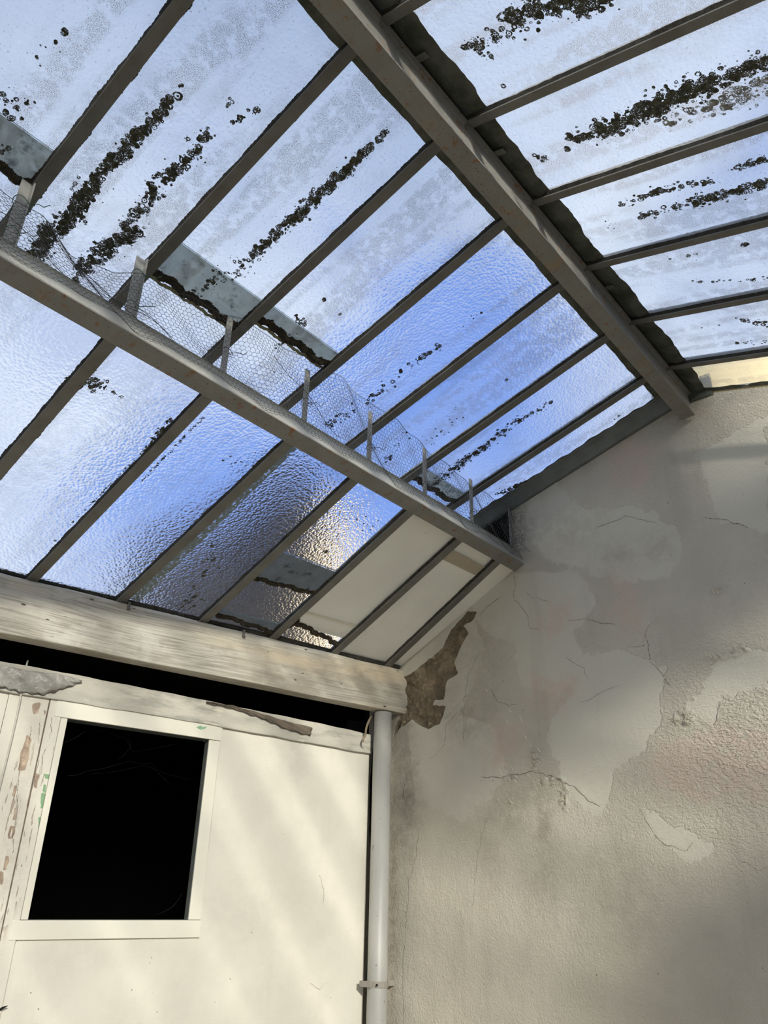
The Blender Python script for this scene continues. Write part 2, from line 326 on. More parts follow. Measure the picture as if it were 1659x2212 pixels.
# ------------------------------------------------------------------ numpy noise for relief
def vnoise(x, y, seed=0):
    rs = np.random.RandomState(seed); T = rs.rand(256, 256)
    xi = np.floor(x).astype(int); yi = np.floor(y).astype(int); fx = x-xi; fy = y-yi
    fx = fx*fx*(3-2*fx); fy = fy*fy*(3-2*fy)
    g = lambda a, b: T[a % 256, b % 256]
    return (g(xi, yi)*(1-fx)+g(xi+1, yi)*fx)*(1-fy)+(g(xi, yi+1)*(1-fx)+g(xi+1, yi+1)*fx)*fy
def fbm(x, y, f, o=4, seed=0, gain=.5):
    s = 0; a = 1; tt = 0
    for k in range(o): s = s+a*vnoise(x*f+17.3*k, y*f+5.1*k, seed+k); tt += a; a *= gain; f *= 2.03
    return s/tt
def sdist(U, V, poly):                                   # + inside, - outside, metres
    P = np.array(poly); d = np.full(U.shape, 1e9); ins = np.zeros(U.shape, bool)
    for i in range(len(P)):
        a = P[i]; b = P[(i+1) % len(P)]; e = b-a
        tt = np.clip(((U-a[0])*e[0]+(V-a[1])*e[1])/(e@e+1e-12), 0, 1)
        d = np.minimum(d, np.hypot(U-a[0]-tt*e[0], V-a[1]-tt*e[1]))
        c = ((a[1] > V) != (b[1] > V)); 
        with np.errstate(divide='ignore', invalid='ignore'):
            xx = e[0]*(V-a[1])/(e[1] if e[1] else 1e-12)+a[0]
        ins ^= c & (U < xx)
    return np.where(ins, d, -d)
def ldist(U, V, pl):
    P = np.array(pl); d = np.full(U.shape, 1e9)
    for a, b in zip(P[:-1], P[1:]):
        e = b-a; tt = np.clip(((U-a[0])*e[0]+(V-a[1])*e[1])/(e@e+1e-12), 0, 1)
        d = np.minimum(d, np.hypot(U-a[0]-tt*e[0], V-a[1]-tt*e[1]))
    return d
def crack_pts(pts, amp, seed):
    rs = random.Random(seed); out = []
    for a, b in zip(pts[:-1], pts[1:]):
        n = max(2, int(math.hypot(b[0]-a[0], b[1]-a[1])/.018))
        for k in range(n):
            f = k/n; out.append((a[0]+(b[0]-a[0])*f+rs.uniform(-amp, amp), a[1]+(b[1]-a[1])*f+rs.uniform(-amp, amp)))
    out.append(pts[-1]); return out
def panel(name, mt, origin, du, dv, n, u0, u1, v0, v1, res, spec, parent=None, keep=None, relief=.0012, thick=0.0):
    """a relief-carved rendered surface; n points into the room"""
    origin, du, dv, n = map(lambda q: np.array(q, float), (origin, du, dv, n))
    nu = max(2, int((u1-u0)/res)+1); nv = max(2, int((v1-v0)/res)+1)
    U, V = np.meshgrid(np.linspace(u0, u1, nu), np.linspace(v0, v1, nv), indexing='ij')
    jag = (fbm(U, V, 38., 3, 3)-.5)*.022; jx = (fbm(U, V, 18., 4, 41)-.5)*.05
    h = (fbm(U, V, 2.2, 3, 11)-.5)*.012*relief/.0012+(fbm(U, V, 45., 3, 21)-.5)*relief
    la = np.zeros(U.shape+(4,), np.float32); lb = np.zeros(U.shape+(4,), np.float32); la[..., 3] = 0; lb[..., 3] = 1
    for kind, data in spec:
        if kind in ('pale', 'pink', 'bare', 'green'):
            bb = np.array(data); mgn = .12
            s = (U > bb[:, 0].min()-mgn) & (U < bb[:, 0].max()+mgn) & (V > bb[:, 1].min()-mgn) & (V < bb[:, 1].max()+mgn)
            if not s.any(): continue
            sc = {'pale': .07, 'pink': .16, 'bare': .012, 'green': .006}[kind]
            jj = jag[s]+jx[s] if kind in ('pale', 'pink') else jag[s]*(.55 if kind == 'bare' else .15)
            if kind == 'bare' and res < .0035: jj = jag[s]*.45+.0015; sc = .005
            if kind == 'green': jj = jag[s]*.40+.0012
            d = sdist(U[s], V[s], data)+jj
            f = np.clip(.5+d/sc, 0, 1)
            if kind == 'pale': la[s, 0] = np.maximum(la[s, 0], f); h[s] += np.clip(d/.004, 0, 1)*.0007
            elif kind == 'pink': la[s, 1] = np.maximum(la[s, 1], f)
            elif kind == 'bare':
                la[s, 2] = np.maximum(la[s, 2], f)
                dep = .013 if res > .0035 else .0018
                hh = np.clip(d/.006, 0, 1); h[s] = h[s]*(1-hh)-hh*dep+hh*(fbm(U[s], V[s], 20., 5, 5, .62)-.5)*(.050 if res > .0035 else .0004)
            else: lb[s, 1] = np.maximum(lb[s, 1], f); h[s] -= np.clip(d/.002, 0, 1)*.0006
        elif kind == 'crack':
            pts, wd = data; P = crack_pts(pts, .006, int(pts[0][0]*1000) & 999); bb = np.array(P)
            s = (U > bb[:, 0].min()-.05) & (U < bb[:, 0].max()+.05) & (V > bb[:, 1].min()-.05) & (V < bb[:, 1].max()+.05)
            if not s.any(): continue
            d = ldist(U[s], V[s], P); vari = fbm(U[s], V[s], 9., 2, 7)
            f = np.clip(1-d/(wd*(.5+vari)), 0, 1)
            h[s] -= f*.0008
        elif kind == 'dirt':
            (cu, cv, ru, rv, am) = data; f = np.exp(-(((U-cu)/ru)**2+((V-cv)/rv)**2))*am; lb[..., 0] = np.maximum(lb[..., 0], f)
        elif kind == 'rough':
            (cu, cv, ru, rv, am) = data; f = np.exp(-(((U-cu)/ru)**2+((V-cv)/rv)**2)); la[..., 3] = np.maximum(la[..., 3], f*am/.014)
        elif kind == 'flake':                            # crusty curled paint
            (cu, cv, ru, rv, am) = data; f = np.exp(-(((U-cu)/ru)**2+((V-cv)/rv)**2)**2); r = fbm(U, V, 75., 2, 91); h += f*np.clip(r-.5, 0, 1)*am; lb[..., 0] = np.maximum(lb[..., 0], f*.5)
    us, vs_ = np.linspace(u0, u1, nu), np.linspace(v0, v1, nv)
    cm = MB()
    for kind, data in spec:
        if kind != 'crack': continue
        pts, wd = data; Pc = crack_pts(pts, .0045, int(pts[0][0]*1000) & 999)
        Pc = [p for p in Pc if u0 < p[0] < u1 and v0 < p[1] < v1]
        if len(Pc) < 2: continue
        rs = random.Random(len(Pc)); fine = []
        for a, b in zip(Pc[:-1], Pc[1:]):
            for k in range(4): f = k/4; fine.append((a[0]+(b[0]-a[0])*f+rs.uniform(-.0012, .0012), a[1]+(b[1]-a[1])*f+rs.uniform(-.0012, .0012)))
        rows = []
        for i, p in enumerate(fine):
            q = fine[min(i+1, len(fine)-1)]; r_ = fine[max(i-1, 0)]; dx_, dy_ = q[0]-r_[0], q[1]-r_[1]; L_ = math.hypot(dx_, dy_)+1e-9
            w_ = wd*.36*rs.uniform(.25, 1.25)*(.25 if i in (0, len(fine)-1) else 1)
            for s_ in (-1, 1):
                uu = p[0]-s_*dy_/L_*w_; vv = p[1]+s_*dx_/L_*w_
                iu = int(np.clip(round((uu-u0)/(u1-u0)*(nu-1)), 1, nu-2)); iv = int(np.clip(round((vv-v0)/(v1-v0)*(nv-1)), 1, nv-2))
                rows.append(origin+uu*du+vv*dv+n*(h[iu-1:iu+2, iv-1:iv+2].max()+.0003))
        fs_ = [(2*i, 2*i+1, 2*i+3, 2*i+2) for i in range(len(fine)-1)]
        cm.add(rows, fs_)
    P = origin+U[..., None]*du+V[..., None]*dv+h[..., None]*n
    vs = P.reshape(-1, 3); idx = np.arange(nu*nv).reshape(nu, nv)
    q = np.stack([idx[:-1, :-1], idx[1:, :-1], idx[1:, 1:], idx[:-1, 1:]], -1)
    if keep is not None:
        k = keep(U[:-1, :-1]+(u1-u0)/nu/2, V[:-1, :-1]+(v1-v0)/nv/2); q = q[k]
    q = q.reshape(-1, 4)
    if np.dot(np.cross(du, dv), n) < 0: q = q[:, ::-1]
    me = bpy.data.meshes.new(name)
    vs = vs.copy(); vs[:, 2] += H
    me.vertices.add(len(vs)); me.vertices.foreach_set('co', vs.astype(np.float32).ravel())
    me.loops.add(q.size); me.loops.foreach_set('vertex_index', q.astype(np.int32).ravel())
    me.polygons.add(len(q)); me.polygons.foreach_set('loop_start', (np.arange(len(q))*4).astype(np.int32)); me.polygons.foreach_set('loop_total', np.full(len(q), 4, np.int32))
    me.polygons.foreach_set('use_smooth', np.ones(len(q), bool))
    me.update(calc_edges=True)
    for nm, arr in (('layer_a', la), ('layer_b', lb)):
        at = me.attributes.new(nm, 'FLOAT_COLOR', 'POINT'); at.data.foreach_set('color', arr.reshape(-1))
    o = link(name, me, mt, parent)
    if cm.f: co = cm.build('crack', M['crack'], o); co['kind'] = 'stuff'
    if thick:
        so = o.modifiers.new('thickness', 'SOLIDIFY'); so.thickness = thick; so.offset = -1
    return o

# ================================================================== STRUCTURE
# ---- gable wall (wall_right): u = y, v = z
def G(*px): return [tuple(onp(x, y, np.array([GX, 0, 0]), np.array([1., 0, 0]))[1:3]) for x, y in px]
def ztop(y): return np.where(y < RY0, RZ-(RY0-y)*SR, np.where(y < RY1, RZ, RZ-(y-RY1)*SU))-.002
spec = [
 ('bare', G((1029,1322),(1010,1320),(975,1362),(955,1400),(925,1425),(897,1450),(868,1466),(870,1500),(868,1540),(858,1560),(850,1590),(862,1575),(890,1553),(905,1565),(925,1576),(950,1562),(963,1525),(936,1523),(938,1512),(958,1512),(965,1470),(990,1455),(980,1430),(992,1400),(1012,1368),(1000,1352),(1020,1340))),
 ('pale', G((1010,1280),(1120,1240),(1250,1230),(1290,1300),(1240,1360),(1260,1440),(1210,1500),(1130,1480),(1110,1390),(1040,1360))),
 ('pale', G((1150,1000),(1260,1100),(1380,1090),(1480,1150),(1450,1240),(1340,1260),(1180,1210),(1130,1150))),
 ('pale', G((1250,1420),(1330,1400),(1440,1440),(1420,1560),(1400,1620),(1330,1660),(1300,1760),(1250,1740),(1200,1650),(1180,1560),(1230,1500))),
 ('pale', G((1490,1520),(1560,1400),(1659,1400),(1659,1480),(1560,1500),(1540,1560),(1500,1540))),
 ('pale', G((1370,1740),(1460,1790),(1540,1830),(1480,1860),(1420,1810))),
 ('pale', G((850,1400),(1000,1290),(1050,1400),(1010,1500),(960,1600),(880,1560))),
 ('pale', G((880,1580),(980,1540),(1060,1560),(1100,1680),(1000,1780),(900,1720))),
 ('pale', G((1500,980),(1659,900),(1659,1150),(1560,1130))),
 ('pink', G((1200,1290),(1235,1320),(1215,1365),(1190,1385),(1165,1350))),
 ('pink', G((1320,1230),(1380,1240),(1385,1360),(1350,1370),(1320,1310))),
 ('pink', G((1150,1470),(1240,1460),(1250,1500),(1200,1540),(1140,1530))),
 ('pink', G((1420,1600),(1659,1560),(1659,1720),(1500,1740),(1400,1700))),
 ('pink', G((1300,900),(1420,960),(1400,1060),(1320,1060))),
 ('pink', G((1060,1560),(1130,1560),(1120,1640),(1060,1650))),
 ('crack', (G((1111,1240),(1114,1262),(1108,1290),(1125,1310),(1140,1330),(1145,1360),(1165,1358)), .0022)),
 ('crack', (G((1225,1340),(1260,1336),(1295,1345),(1330,1350)), .0022)),
 ('crack', (G((1395,1380),(1400,1400),(1402,1430),(1425,1450),(1437,1468),(1450,1485)), .0028)),
 ('crack', (G((1395,1395),(1370,1400),(1350,1395)), .0018)),
 ('crack', (G((1036,1680),(1080,1680),(1130,1670),(1160,1668),(1200,1680),(1240,1700),(1270,1730),(1300,1745)), .0030)),
 ('crack', (G((1060,1490),(1075,1515),(1100,1525),(1120,1520)), .0022)),
 ('crack', (G((1290,1140),(1350,1115),(1420,1130)), .0020)),
 ('crack', (G((1520,1118),(1570,1125),(1620,1140)), .0028)),
 ('crack', (G((960,1555),(1005,1500),(1010,1460),(1040,1400)), .0018)),
 ('crack', (G((872,2212),(870,2100),(885,1900),(900,1850),(905,1780)), .0020)),
 ('crack', (G((1010,1545),(1000,1600),(1003,1520)), .0016)),
 ('crack', (G((1380,1750),(1430,1820),(1480,1838),(1500,1815)), .0020)),
 ('crack', (G((880,1668),(872,1700),(870,1730)), .0035)),
 ('crack', (G((1035,1330),(1050,1310),(1080,1290)), .0025)),
 ('dirt', tuple(G((880,1720))[0])+(.08, .30, .9)), ('dirt', tuple(G((1010,1420))[0])+(.22, .18, .35)), ('dirt', tuple(G((1010,1560))[0])+(.16, .12, .55)),
 ('dirt', tuple(G((1100,1750))[0])+(.20, .10, .55)), ('dirt', tuple(G((1200,1150))[0])+(.25, .12, .45)), ('dirt', tuple(G((1160,1900))[0])+(.10, .30, .25)),
 ('dirt', tuple(G((1480,900))[0])+(.12, .08, .5)), ('dirt', tuple(G((1130,1150))[0])+(.10, .10, .8)), ('dirt', tuple(G((850,1950))[0])+(.03, .9, .8)), ('dirt', tuple(G((850,1560))[0])+(.05, .10, .9)),
 ('dirt', tuple(G((1175,1780))[0])+(.05, .22, .8)), ('dirt', tuple(G((1060,1850))[0])+(.06, .2, .4)), ('dirt', tuple(G((1350,1900))[0])+(.16, .3, .35)), ('dirt', tuple(G((1330,1200))[0])+(.12, .08, .5)), ('dirt', tuple(G((1420,1180))[0])+(.08, .08, .5)), ('dirt', tuple(G((960,1480))[0])+(.10, .2, .5)),
 ('crack', (G((930,1640),(960,1610),(965,1560),(1000,1530)), .0016)), ('crack', (G((1220,1420),(1260,1445),(1275,1470)), .0018)), ('crack', (G((1335,1480),(1290,1500),(1250,1520)), .0014)), ('crack', (G((1050,1770),(1030,1850),(1020,1960)), .0012)), ('crack', (G((1600,1860),(1640,1880),(1659,1870)), .0016)), ('crack', (G((1190,1300),(1150,1290),(1130,1270)), .0014)), ('crack', (G((1390,1380),(1400,1350),(1420,1340)), .0016)),
 ('flake', tuple(G((1155,1640))[0])+(.025, .055, .035)), ('flake', tuple(G((1180,1690))[0])+(.07, .022, .03)), ('flake', tuple(G((1218,1720))[0])+(.02, .05, .03)),
 ('flake', tuple(G((1105,1680))[0])+(.04, .016, .03)), ('flake', tuple(G((1095,1720))[0])+(.03, .03, .016)), ('flake', tuple(G((1475,1550))[0])+(.035, .03, .04)),
 ('flake', tuple(G((1560,1418))[0])+(.07, .016, .03)), ('flake', tuple(G((1600,1403))[0])+(.03, .016, .03)), ('flake', tuple(G((1548,1275))[0])+(.02, .02, .02)),
 ('rough', tuple(G((1600,1620))[0])+(.35, .30, .014)), ('rough', tuple(G((1500,1450))[0])+(.40, .14, .008)), ('rough', tuple(G((1500,1000))[0])+(.5, .15, .005)),
]
def keep_g(U, V): return (V < ztop(U)) & ~((U > 1.60) & (V > 1.385) & (U < 1.78))
wall_right = panel('wall_right', M['gable'], (GX, 0, 0), (0, 1, 0), (0, 0, 1), (-1, 0, 0), -.25, 2.42, -.80, 1.84, .0042, spec, keep=keep_g)
tag(wall_right, 'tall gable wall of peeling grey-beige render with patches, cracks and a bare brown spot', kind='structure')
# unseen rest of the room shell
mb = MB()
mb.box(GX, GX+.25, -2.0, -.25, -1.6, 1.0); mb.box(GX, GX+.25, -.25, 2.40, -1.6, -.8); mb.box(GX+.03, GX+.25, -.25, 2.40, -.8, 1.36)
mb.build('wall_right_base', M['plaster_plain'], wall_right)
o = MB(); o.box(-3.2, -3.0, -2.0, 3.4, -1.6, 1.0); o = o.build('wall_rear', M['plaster_plain']); tag(o, 'plain rendered wall behind the viewer', kind='structure')
o = MB(); zr = zR(-2.0)
o.box(-3.0, GX, -2.15, -2.0, -1.6, -.6); o.box(-3.0, -2.4, -2.15, -2.0, -.6, zr); o.box(2.35, GX, -2.15, -2.0, -.6, zr); o.box(-.2, .0, -2.15, -2.0, -.6, zr); o.box(-3.0, GX, -2.15, -2.0, zr-.12, zr)
o = o.build('wall_front', M['plaster_plain']); tag(o, 'rendered wall with open bays opposite the white wall', kind='structure')
o = MB(); o.box(-3.2, GX+.2, -2.2, 3.4, -1.7, -1.6); o = o.build('floor', M['floor']); tag(o, 'plain concrete floor', kind='structure')

# ---- white back wall: u along the wall from the corner, leftwards; v = z
def Wp(*px):
    out = []
    for x, y in px:
        P = onp(x, y, cW, nW); out.append((float(np.dot(P-cW, -dW)), float(P[2])))
    return out
def ux(x): return (GX-x)/math.cos(math.radians(10))
def PW(u, v, off=0.0): return cW-dW*u+np.array([0, 0, v])-nW*off
UO0, UO1 = Wp((447, 1700))[0][0], Wp((100, 1770))[0][0]
UO0 = ux(1.887); UO1 = ux(1.354); VO0, VO1 = -.083, .525
UR = ux(2.662); VT = .645
spec = [('crack', (Wp((60,1990),(20,2050),(12,2110)), .0022)), ('crack', (Wp((690,1890),(700,1920),(695,1960)), .0016)), ('crack', (Wp((670,2125),(690,2135),(708,2122)), .0014)),
 ('dirt', Wp((640,1640))[0]+(.10, .12, .5)), ('dirt', Wp((560,1960))[0]+(.25, .10, .35)), ('dirt', Wp((800,1900))[0]+(.04, .6, .9)), ('dirt', Wp((200,2060))[0]+(.3, .06, .25)),  # the wide second patch paints the dim band between sun patches
 ('bare', Wp((322,2075),(326,2080),(324,2084),(320,2079)))]
wall_back = panel('wall_back', M['white'], cW, -dW, (0, 0, 1), -nW, UR, 3.2, -.72, VT, .006, spec, relief=.0005,
    keep=lambda U, V: ~((U > UO0-.048) & (U < UO1+.048) & (V > VO0-.055) & (V < VO1+.058)))
tag(wall_back, 'cream-white rendered wall lit by soft patches of sun', kind='structure')
def wbox(mbb, u0, u1, v0, v1, o0, o1, mi=0):            # box on the white wall; o = offset towards the room
    mbb.frame_box(PW(u0, v0, o0), -dW*(u1-u0), np.array([0, 0, v1-v0]), -nW*(o1-o0), mi)
mb = MB(); wbox(mb, UR, UO0-.05, -.72, VT, -.12, -.004); wbox(mb, UO1+.05, 5.8, -.72, VT, -.12, -.004); wbox(mb, UO0-.05, UO1+.05, -.72, VO0-.05, -.12, -.004)
wbox(mb, UO0-.05, UO1+.05, VO1+.05, VT, -.12, -.004)
wbox(mb, UR, 5.8, -1.6, -.72, -.12, 0); wbox(mb, 3.2, 5.8, -.72, VT, -.12, 0)
mb.build('wall_core', M['plaster_plain'], wall_back)
# dark store room behind it
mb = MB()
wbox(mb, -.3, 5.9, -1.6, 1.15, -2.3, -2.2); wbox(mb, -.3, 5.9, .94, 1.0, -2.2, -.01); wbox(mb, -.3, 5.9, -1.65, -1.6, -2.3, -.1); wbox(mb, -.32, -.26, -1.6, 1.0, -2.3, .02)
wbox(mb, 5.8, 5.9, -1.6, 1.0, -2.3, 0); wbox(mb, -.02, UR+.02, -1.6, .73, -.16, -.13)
mb.frame_box(PW(.004, -1.6, -.012), -dW*.010, (0, 0, 2.545), nW*.125)  # black panel added over the gable end to darken the corner gap
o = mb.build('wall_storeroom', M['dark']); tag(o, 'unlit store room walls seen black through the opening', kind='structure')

# ---- window frame (window_1)
win = empty('window_1', PW((UO0+UO1)/2, VO0-.05)); tag(win, 'unglazed square window opening in a cream wooden frame, black inside', kind='structure')
mb = MB(); wbox(mb, UO0-.047, UO0, VO0, VO1, -.028, .004); a = mb.build('stile', M['frame'], bevel=.0015)
mb = MB(); wbox(mb, UO1, UO1+.022, VO0, VO1, -.028, .005); b = mb.build('stile', M['frame'], bevel=.0015)
mb = MB(); wbox(mb, UO0-.047, UO1+.047, VO1+.0012, VO1+.057, -.055, .0085); c = mb.build('head_rail', M['frame'], bevel=.0015)
mb = MB(); wbox(mb, UO0-.047, UO1+.047, VO0-.054, VO0-.0012, -.055, .0095); d = mb.build('sill_rail', M['frame'], bevel=.0015)
mb = MB(); wbox(mb, UO0, UO0+.0008, VO0, VO1, -.028, -.001); wbox(mb, UO1-.0008, UO1, VO0, VO1, -.028, -.001); wbox(mb, UO0, UO1, VO1, VO1+.001, -.05, -.001); e = mb.build('reveal', simple('reveal_paint', (.10, .11, .10), (.075, .08, .075), 20.0, .8))  # thin dark liners paint the unlit sides of the opening
mb = MB(); ch = Wp((421,1572),(430,1568),(436,1571),(445,1570),(440,1575),(432,1577),(427,1575)); mb.add([PW(u, v, .0088) for u, v in ch]+[PW(u, v, .0092) for u, v in ch], [tuple(range(7)), tuple(range(7, 14))[::-1]]+[(i, (i+1) % 7, 7+(i+1) % 7, 7+i) for i in range(7)]); f = mb.build('paint_chip', simple('green_paint', (.24, .40, .24), (.30, .46, .30), 60.0))
under(win, a, b, c, d, e, f)
# flaking post at the left of the window (trim_1) carrying tan and green bare spots
Lp = lambda *px: Wp(*px)
fl = []
for poly in (((70,1522),(84,1520),(82,1540),(72,1545)), ((58,1590),(66,1600),(60,1635),(52,1662),(41,1662),(44,1640),(50,1610)), ((32,1698),(36,1700),(30,1720),(26,1718)), ((30,1745),(35,1745),(33,1772),(26,1772)),
             ((22,1785),(31,1786),(26,1810),(17,1812)), ((12,1850),(18,1850),(12,1880),(6,1880)), ((76,1673),(82,1676),(78,1705),(72,1700)), ((95,1535),(99,1538),(95,1548)), ((0,1880),(6,1885),(3,1910),(0,1910)), ((110,1645),(114,1648),(112,1660))):
    fl.append(('bare', Lp(*poly)))
for poly in (((95,1673),(112,1675),(110,1684),(97,1682)), ((93,1695),(98,1696),(96,1710),(92,1708)), ((102,1698),(107,1695),(104,1715),(100,1722)), ((90,1715),(97,1718),(94,1745),(87,1745)), ((91,1760),(94,1762),(92,1772)),
             ((84,1768),(91,1770),(88,1790),(82,1795)), ((77,1880),(80,1880),(78,1900),(75,1898))):
    fl.append(('green', Lp(*poly)))
for pts in (((112,1550),(110,1580),(104,1600)), ((68,1570),(64,1620)), ((98,1615),(90,1650),(84,1680)), ((45,1650),(38,1720),(30,1790),(24,1850)), ((115,1610),(117,1640)), ((85,1560),(80,1640),(60,1740))):
    fl.append(('crack', (Lp(*pts), .0022)))
fl.append(('dirt', Lp((70, 1600))[0]+(.04, .25, .6))); fl.append(('dirt', Lp((20, 1850))[0]+(.05, .3, .7)))
ug0, ug1, ug2 = UO1+.024, ux(1.285), ux(1.155)
t1 = panel('trim_1', M['flaky'], PW(0, 0, .006), -dW, (0, 0, 1), -nW, ug0, ug1-.002, -.70, .60, .0026, fl, relief=.0003, thick=.012)
tag(t1, 'narrow board beside the window with flaking cream paint over green', kind='structure')
t2 = panel('trim_2', M['flaky'], PW(0, 0, .003), -dW, (0, 0, 1), -nW, ug1+.002, ug2, -.70, .60, .0026, fl, relief=.0003, thick=.012)
tag(t2, 'wide board left of the window with cream paint peeled to tan wood', kind='structure')
mb = MB(); wbox(mb, ug1-.0025, ug1+.0025, -.70, .60, .001, .0035); wbox(mb, ug2-.001, ug2+.0015, -.70, .60, .0005, .002); jl = mb.build('joint', M['crack'], t1); jl['kind'] = 'stuff'
# weathered fascia along the wall head (trim_3, trim_4)
mb = MB(); n = 60
def strip_board(u0, u1, v0f, v1f, off, th):
    mb = MB(); n = 70; vs = []
    for i in range(n+1):
        u = u0+(u1-u0)*i/n
        for (v, o_) in ((v0f(u), off), (v1f(u), off), (v1f(u), off-th), (v0f(u), off-th)): vs.append(PW(u, v, o_+.001*math.sin(u*23)))
    fs = []
    for i in range(n):
        for k in range(4): a = i*4+k; b = i*4+(k+1) % 4; fs.append((a, b, b+4, a+4))
    fs += [(3, 2, 1, 0), (n*4, n*4+1, n*4+2, n*4+3)]; mb.add(vs, fs); return mb
lo = lambda u: .585-.012*u+.004*math.sin(u*31)+.003*math.sin(u*77); hi = lambda u: .642+.03*min(1, u/1.0)+.003*math.sin(u*5)+.001*math.sin(u*37)
lo2 = lambda u: .553+.010*u+.002*math.sin(u*60)
o = strip_board(UR+.003, 3.3, lambda u: .562+.018*min(1,u)+.0012*math.sin(u*23)+.0008*math.sin(u*97), hi, .014, .03).build('trim_3', M['fascia'], bevel=.002); tag(o, 'weathered grey-cream fascia board along the top of the white wall', kind='structure')

# ================================================================== STEEL
def ibeam(y0, y1, z0, zt, x0, x1, yc, d, u, th=.006, web=.005):
    """profile in frame: d across flange, u up. origin at bottom flange near edge"""
    pass
# ridge I beam
def profile_extrude(prof, x0, x1, web=()):                       # prof: list of (y,z), ccw looking towards -x
    mb = MB(); n = len(prof)
    vs = [(x0, p[0], p[1]) for p in prof]+[(x1, p[0], p[1]) for p in prof]
    fs = [(i, (i+1) % n, n+(i+1) % n, n+i) for i in range(n)]
    fs += [tuple(range(n))[::-1], tuple(range(n, 2*n))]
    mb.add(vs, fs)
    for i in web: mb.m[i] = 1
    return mb
def iprof(o, d, u, wid, hgt, tf=.0055, tw=.005, r=.007, wo=0.):
    """I section, o = bottom-left corner; d = across, u = up (2d vectors)"""
    c = wid/2+wo; pts = [(0, 0), (wid, 0), (wid, tf)]
    def arc(cx, cy, a0, a1, n=4): return [(cx+r*math.cos(math.radians(a0+(a1-a0)*k/n)), cy+r*math.sin(math.radians(a0+(a1-a0)*k/n))) for k in range(n+1)]
    pts += arc(c+tw/2+r, tf+r, 270, 180); pts += arc(c+tw/2+r, hgt-tf-r, 180, 90); pts += [(wid, hgt-tf), (wid, hgt), (0, hgt), (0, hgt-tf)]
    pts += arc(c-tw/2-r, hgt-tf-r, 90, 0); pts += arc(c-tw/2-r, tf+r, 0, -90); pts += [(0, tf)]
    return [(o[0]+a*d[0]+b*u[0], o[1]+a*d[1]+b*u[1]) for a, b in pts]
ridge = profile_extrude(iprof((RY0+.002, 1.7285), (1, 0), (0, 1), RY1-RY0, .108, wo=-.013), -3.0, GX-.012).build('ridge_beam', M['steel'], bevel=.0006)
tag(ridge, 'rusty grey painted steel I-beam running up along the roof ridge', 'beam')
# purlin I beam, tilted with the lower roof
pw, ph = .052, .104
pur_o = np.array([PY, PZ])-pw*dP[1:3]                    # right-hand bottom corner
pe = empty('purlin_beam', (GX-.03, PY, PZ)); tag(pe, 'grey steel purlin I-beam with flat posts, between upper and lower glazing', 'beam')
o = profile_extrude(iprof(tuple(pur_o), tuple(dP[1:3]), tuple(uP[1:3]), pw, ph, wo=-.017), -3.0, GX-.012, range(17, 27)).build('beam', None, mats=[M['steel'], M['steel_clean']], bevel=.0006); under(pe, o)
ptr = pur_o+ph*uP[1:3]                                   # top flange right corner
post_x = [.13-.333*1, .13, .46, .795, 1.118, 1.457, 1.782, 2.11, 2.432, 2.742]
UB = [-.185, .155, .497, .842, 1.184, 1.526, 1.873, 2.211, 2.536]      # right-hand edge of each upper bar
for i, x in enumerate(post_x):
    mb = MB(); y0 = 1.602
    wdt = .030 if x < .9 else .021
    if x < .9:                                           # angle-iron posts with a white painted flange
        mb.box(x-wdt/2, x+wdt/2-.004, y0, y0+.004, 1.372, zU(y0)+.004); mb.box(x+wdt/2-.004, x+wdt/2, y0-.012, y0+.012, 1.372, zU(y0)+.004)
    else: mb.box(x-wdt/2, x+wdt/2, y0, y0+.005, 1.372, zU(y0)+.004)
    o = mb.build('post', M['post'], bevel=.0006); under(pe, o)

# timber beam
mb = MB(); n = 60; vs = []
for i in range(n+1):
    x = GX+.03-(GX+.03+3.0)*i/n; y = yT(x); e = .0015*math.sin(i*1.7)
    for (dy, z) in ((0, .7425+.0018*math.sin(i*.9)), (0, TZ-.012+e), (.010, TZ-.003+e), (.075, TZ-.003), (.075, .7425)): vs.append((x, y+dy, z))
fs = []
for i in range(n):
    for k in range(5): a = i*5+k; b = i*5+(k+1) % 5; fs.append((a, b, b+5, a+5))
fs += [(4, 3, 2, 1, 0), tuple(n*5+k for k in range(5))]
mb.add(vs, fs); tb = mb.build('timber_beam', M['timber'], bevel=.004)
tag(tb, 'long weathered whitewashed timber beam carrying the foot of the lower glazing', 'beam')

# ================================================================== GLAZING
ceil = empty('ceiling', (0, .77, 1.83)); tag(ceil, 'glazed lean-to roof of obscured lichen-spotted panes in steel bars', kind='structure')
def jag_strip(p0, p1, side, up, wlo, whi, h, seed, n=150, fr=9.0):
    """rough clumpy strip along p0-p1; widens along 'side', thickness along -up"""
    rs = random.Random(seed); p0, p1, side, up = map(lambda q: np.array(q, float), (p0, p1, side, up))
    ph_ = [rs.uniform(0, 6.3) for _ in range(6)]
    mb = MB(); vs = []
    for i in range(n+1):
        f = i/n; p = p0+(p1-p0)*f
        j = sum(math.sin(f*fr*(k+1)*1.7+ph_[k])/(k+1) for k in range(5))*.5
        w0 = wlo*(1+.8*j+rs.uniform(-.16, .16)); w1 = whi*(1-.6*j+rs.uniform(-.16, .16)); hh = h*(1+.5*j+rs.uniform(-.2, .2))
        for (a, b) in ((-abs(w0), 0), (-abs(w0)*.6, -hh*.8), (0, -hh), (abs(w1)*.6, -hh*.7), (abs(w1), 0)): vs.append(p+side*a+up*b)
    fs = []
    for i in range(n):
        for k in range(4): a = i*5+k; fs.append((a, a+5, a+6, a+1))
        fs.append((i*5+4, i*5+9, i*5+5, i*5))
    mb.add(vs, fs); return mb
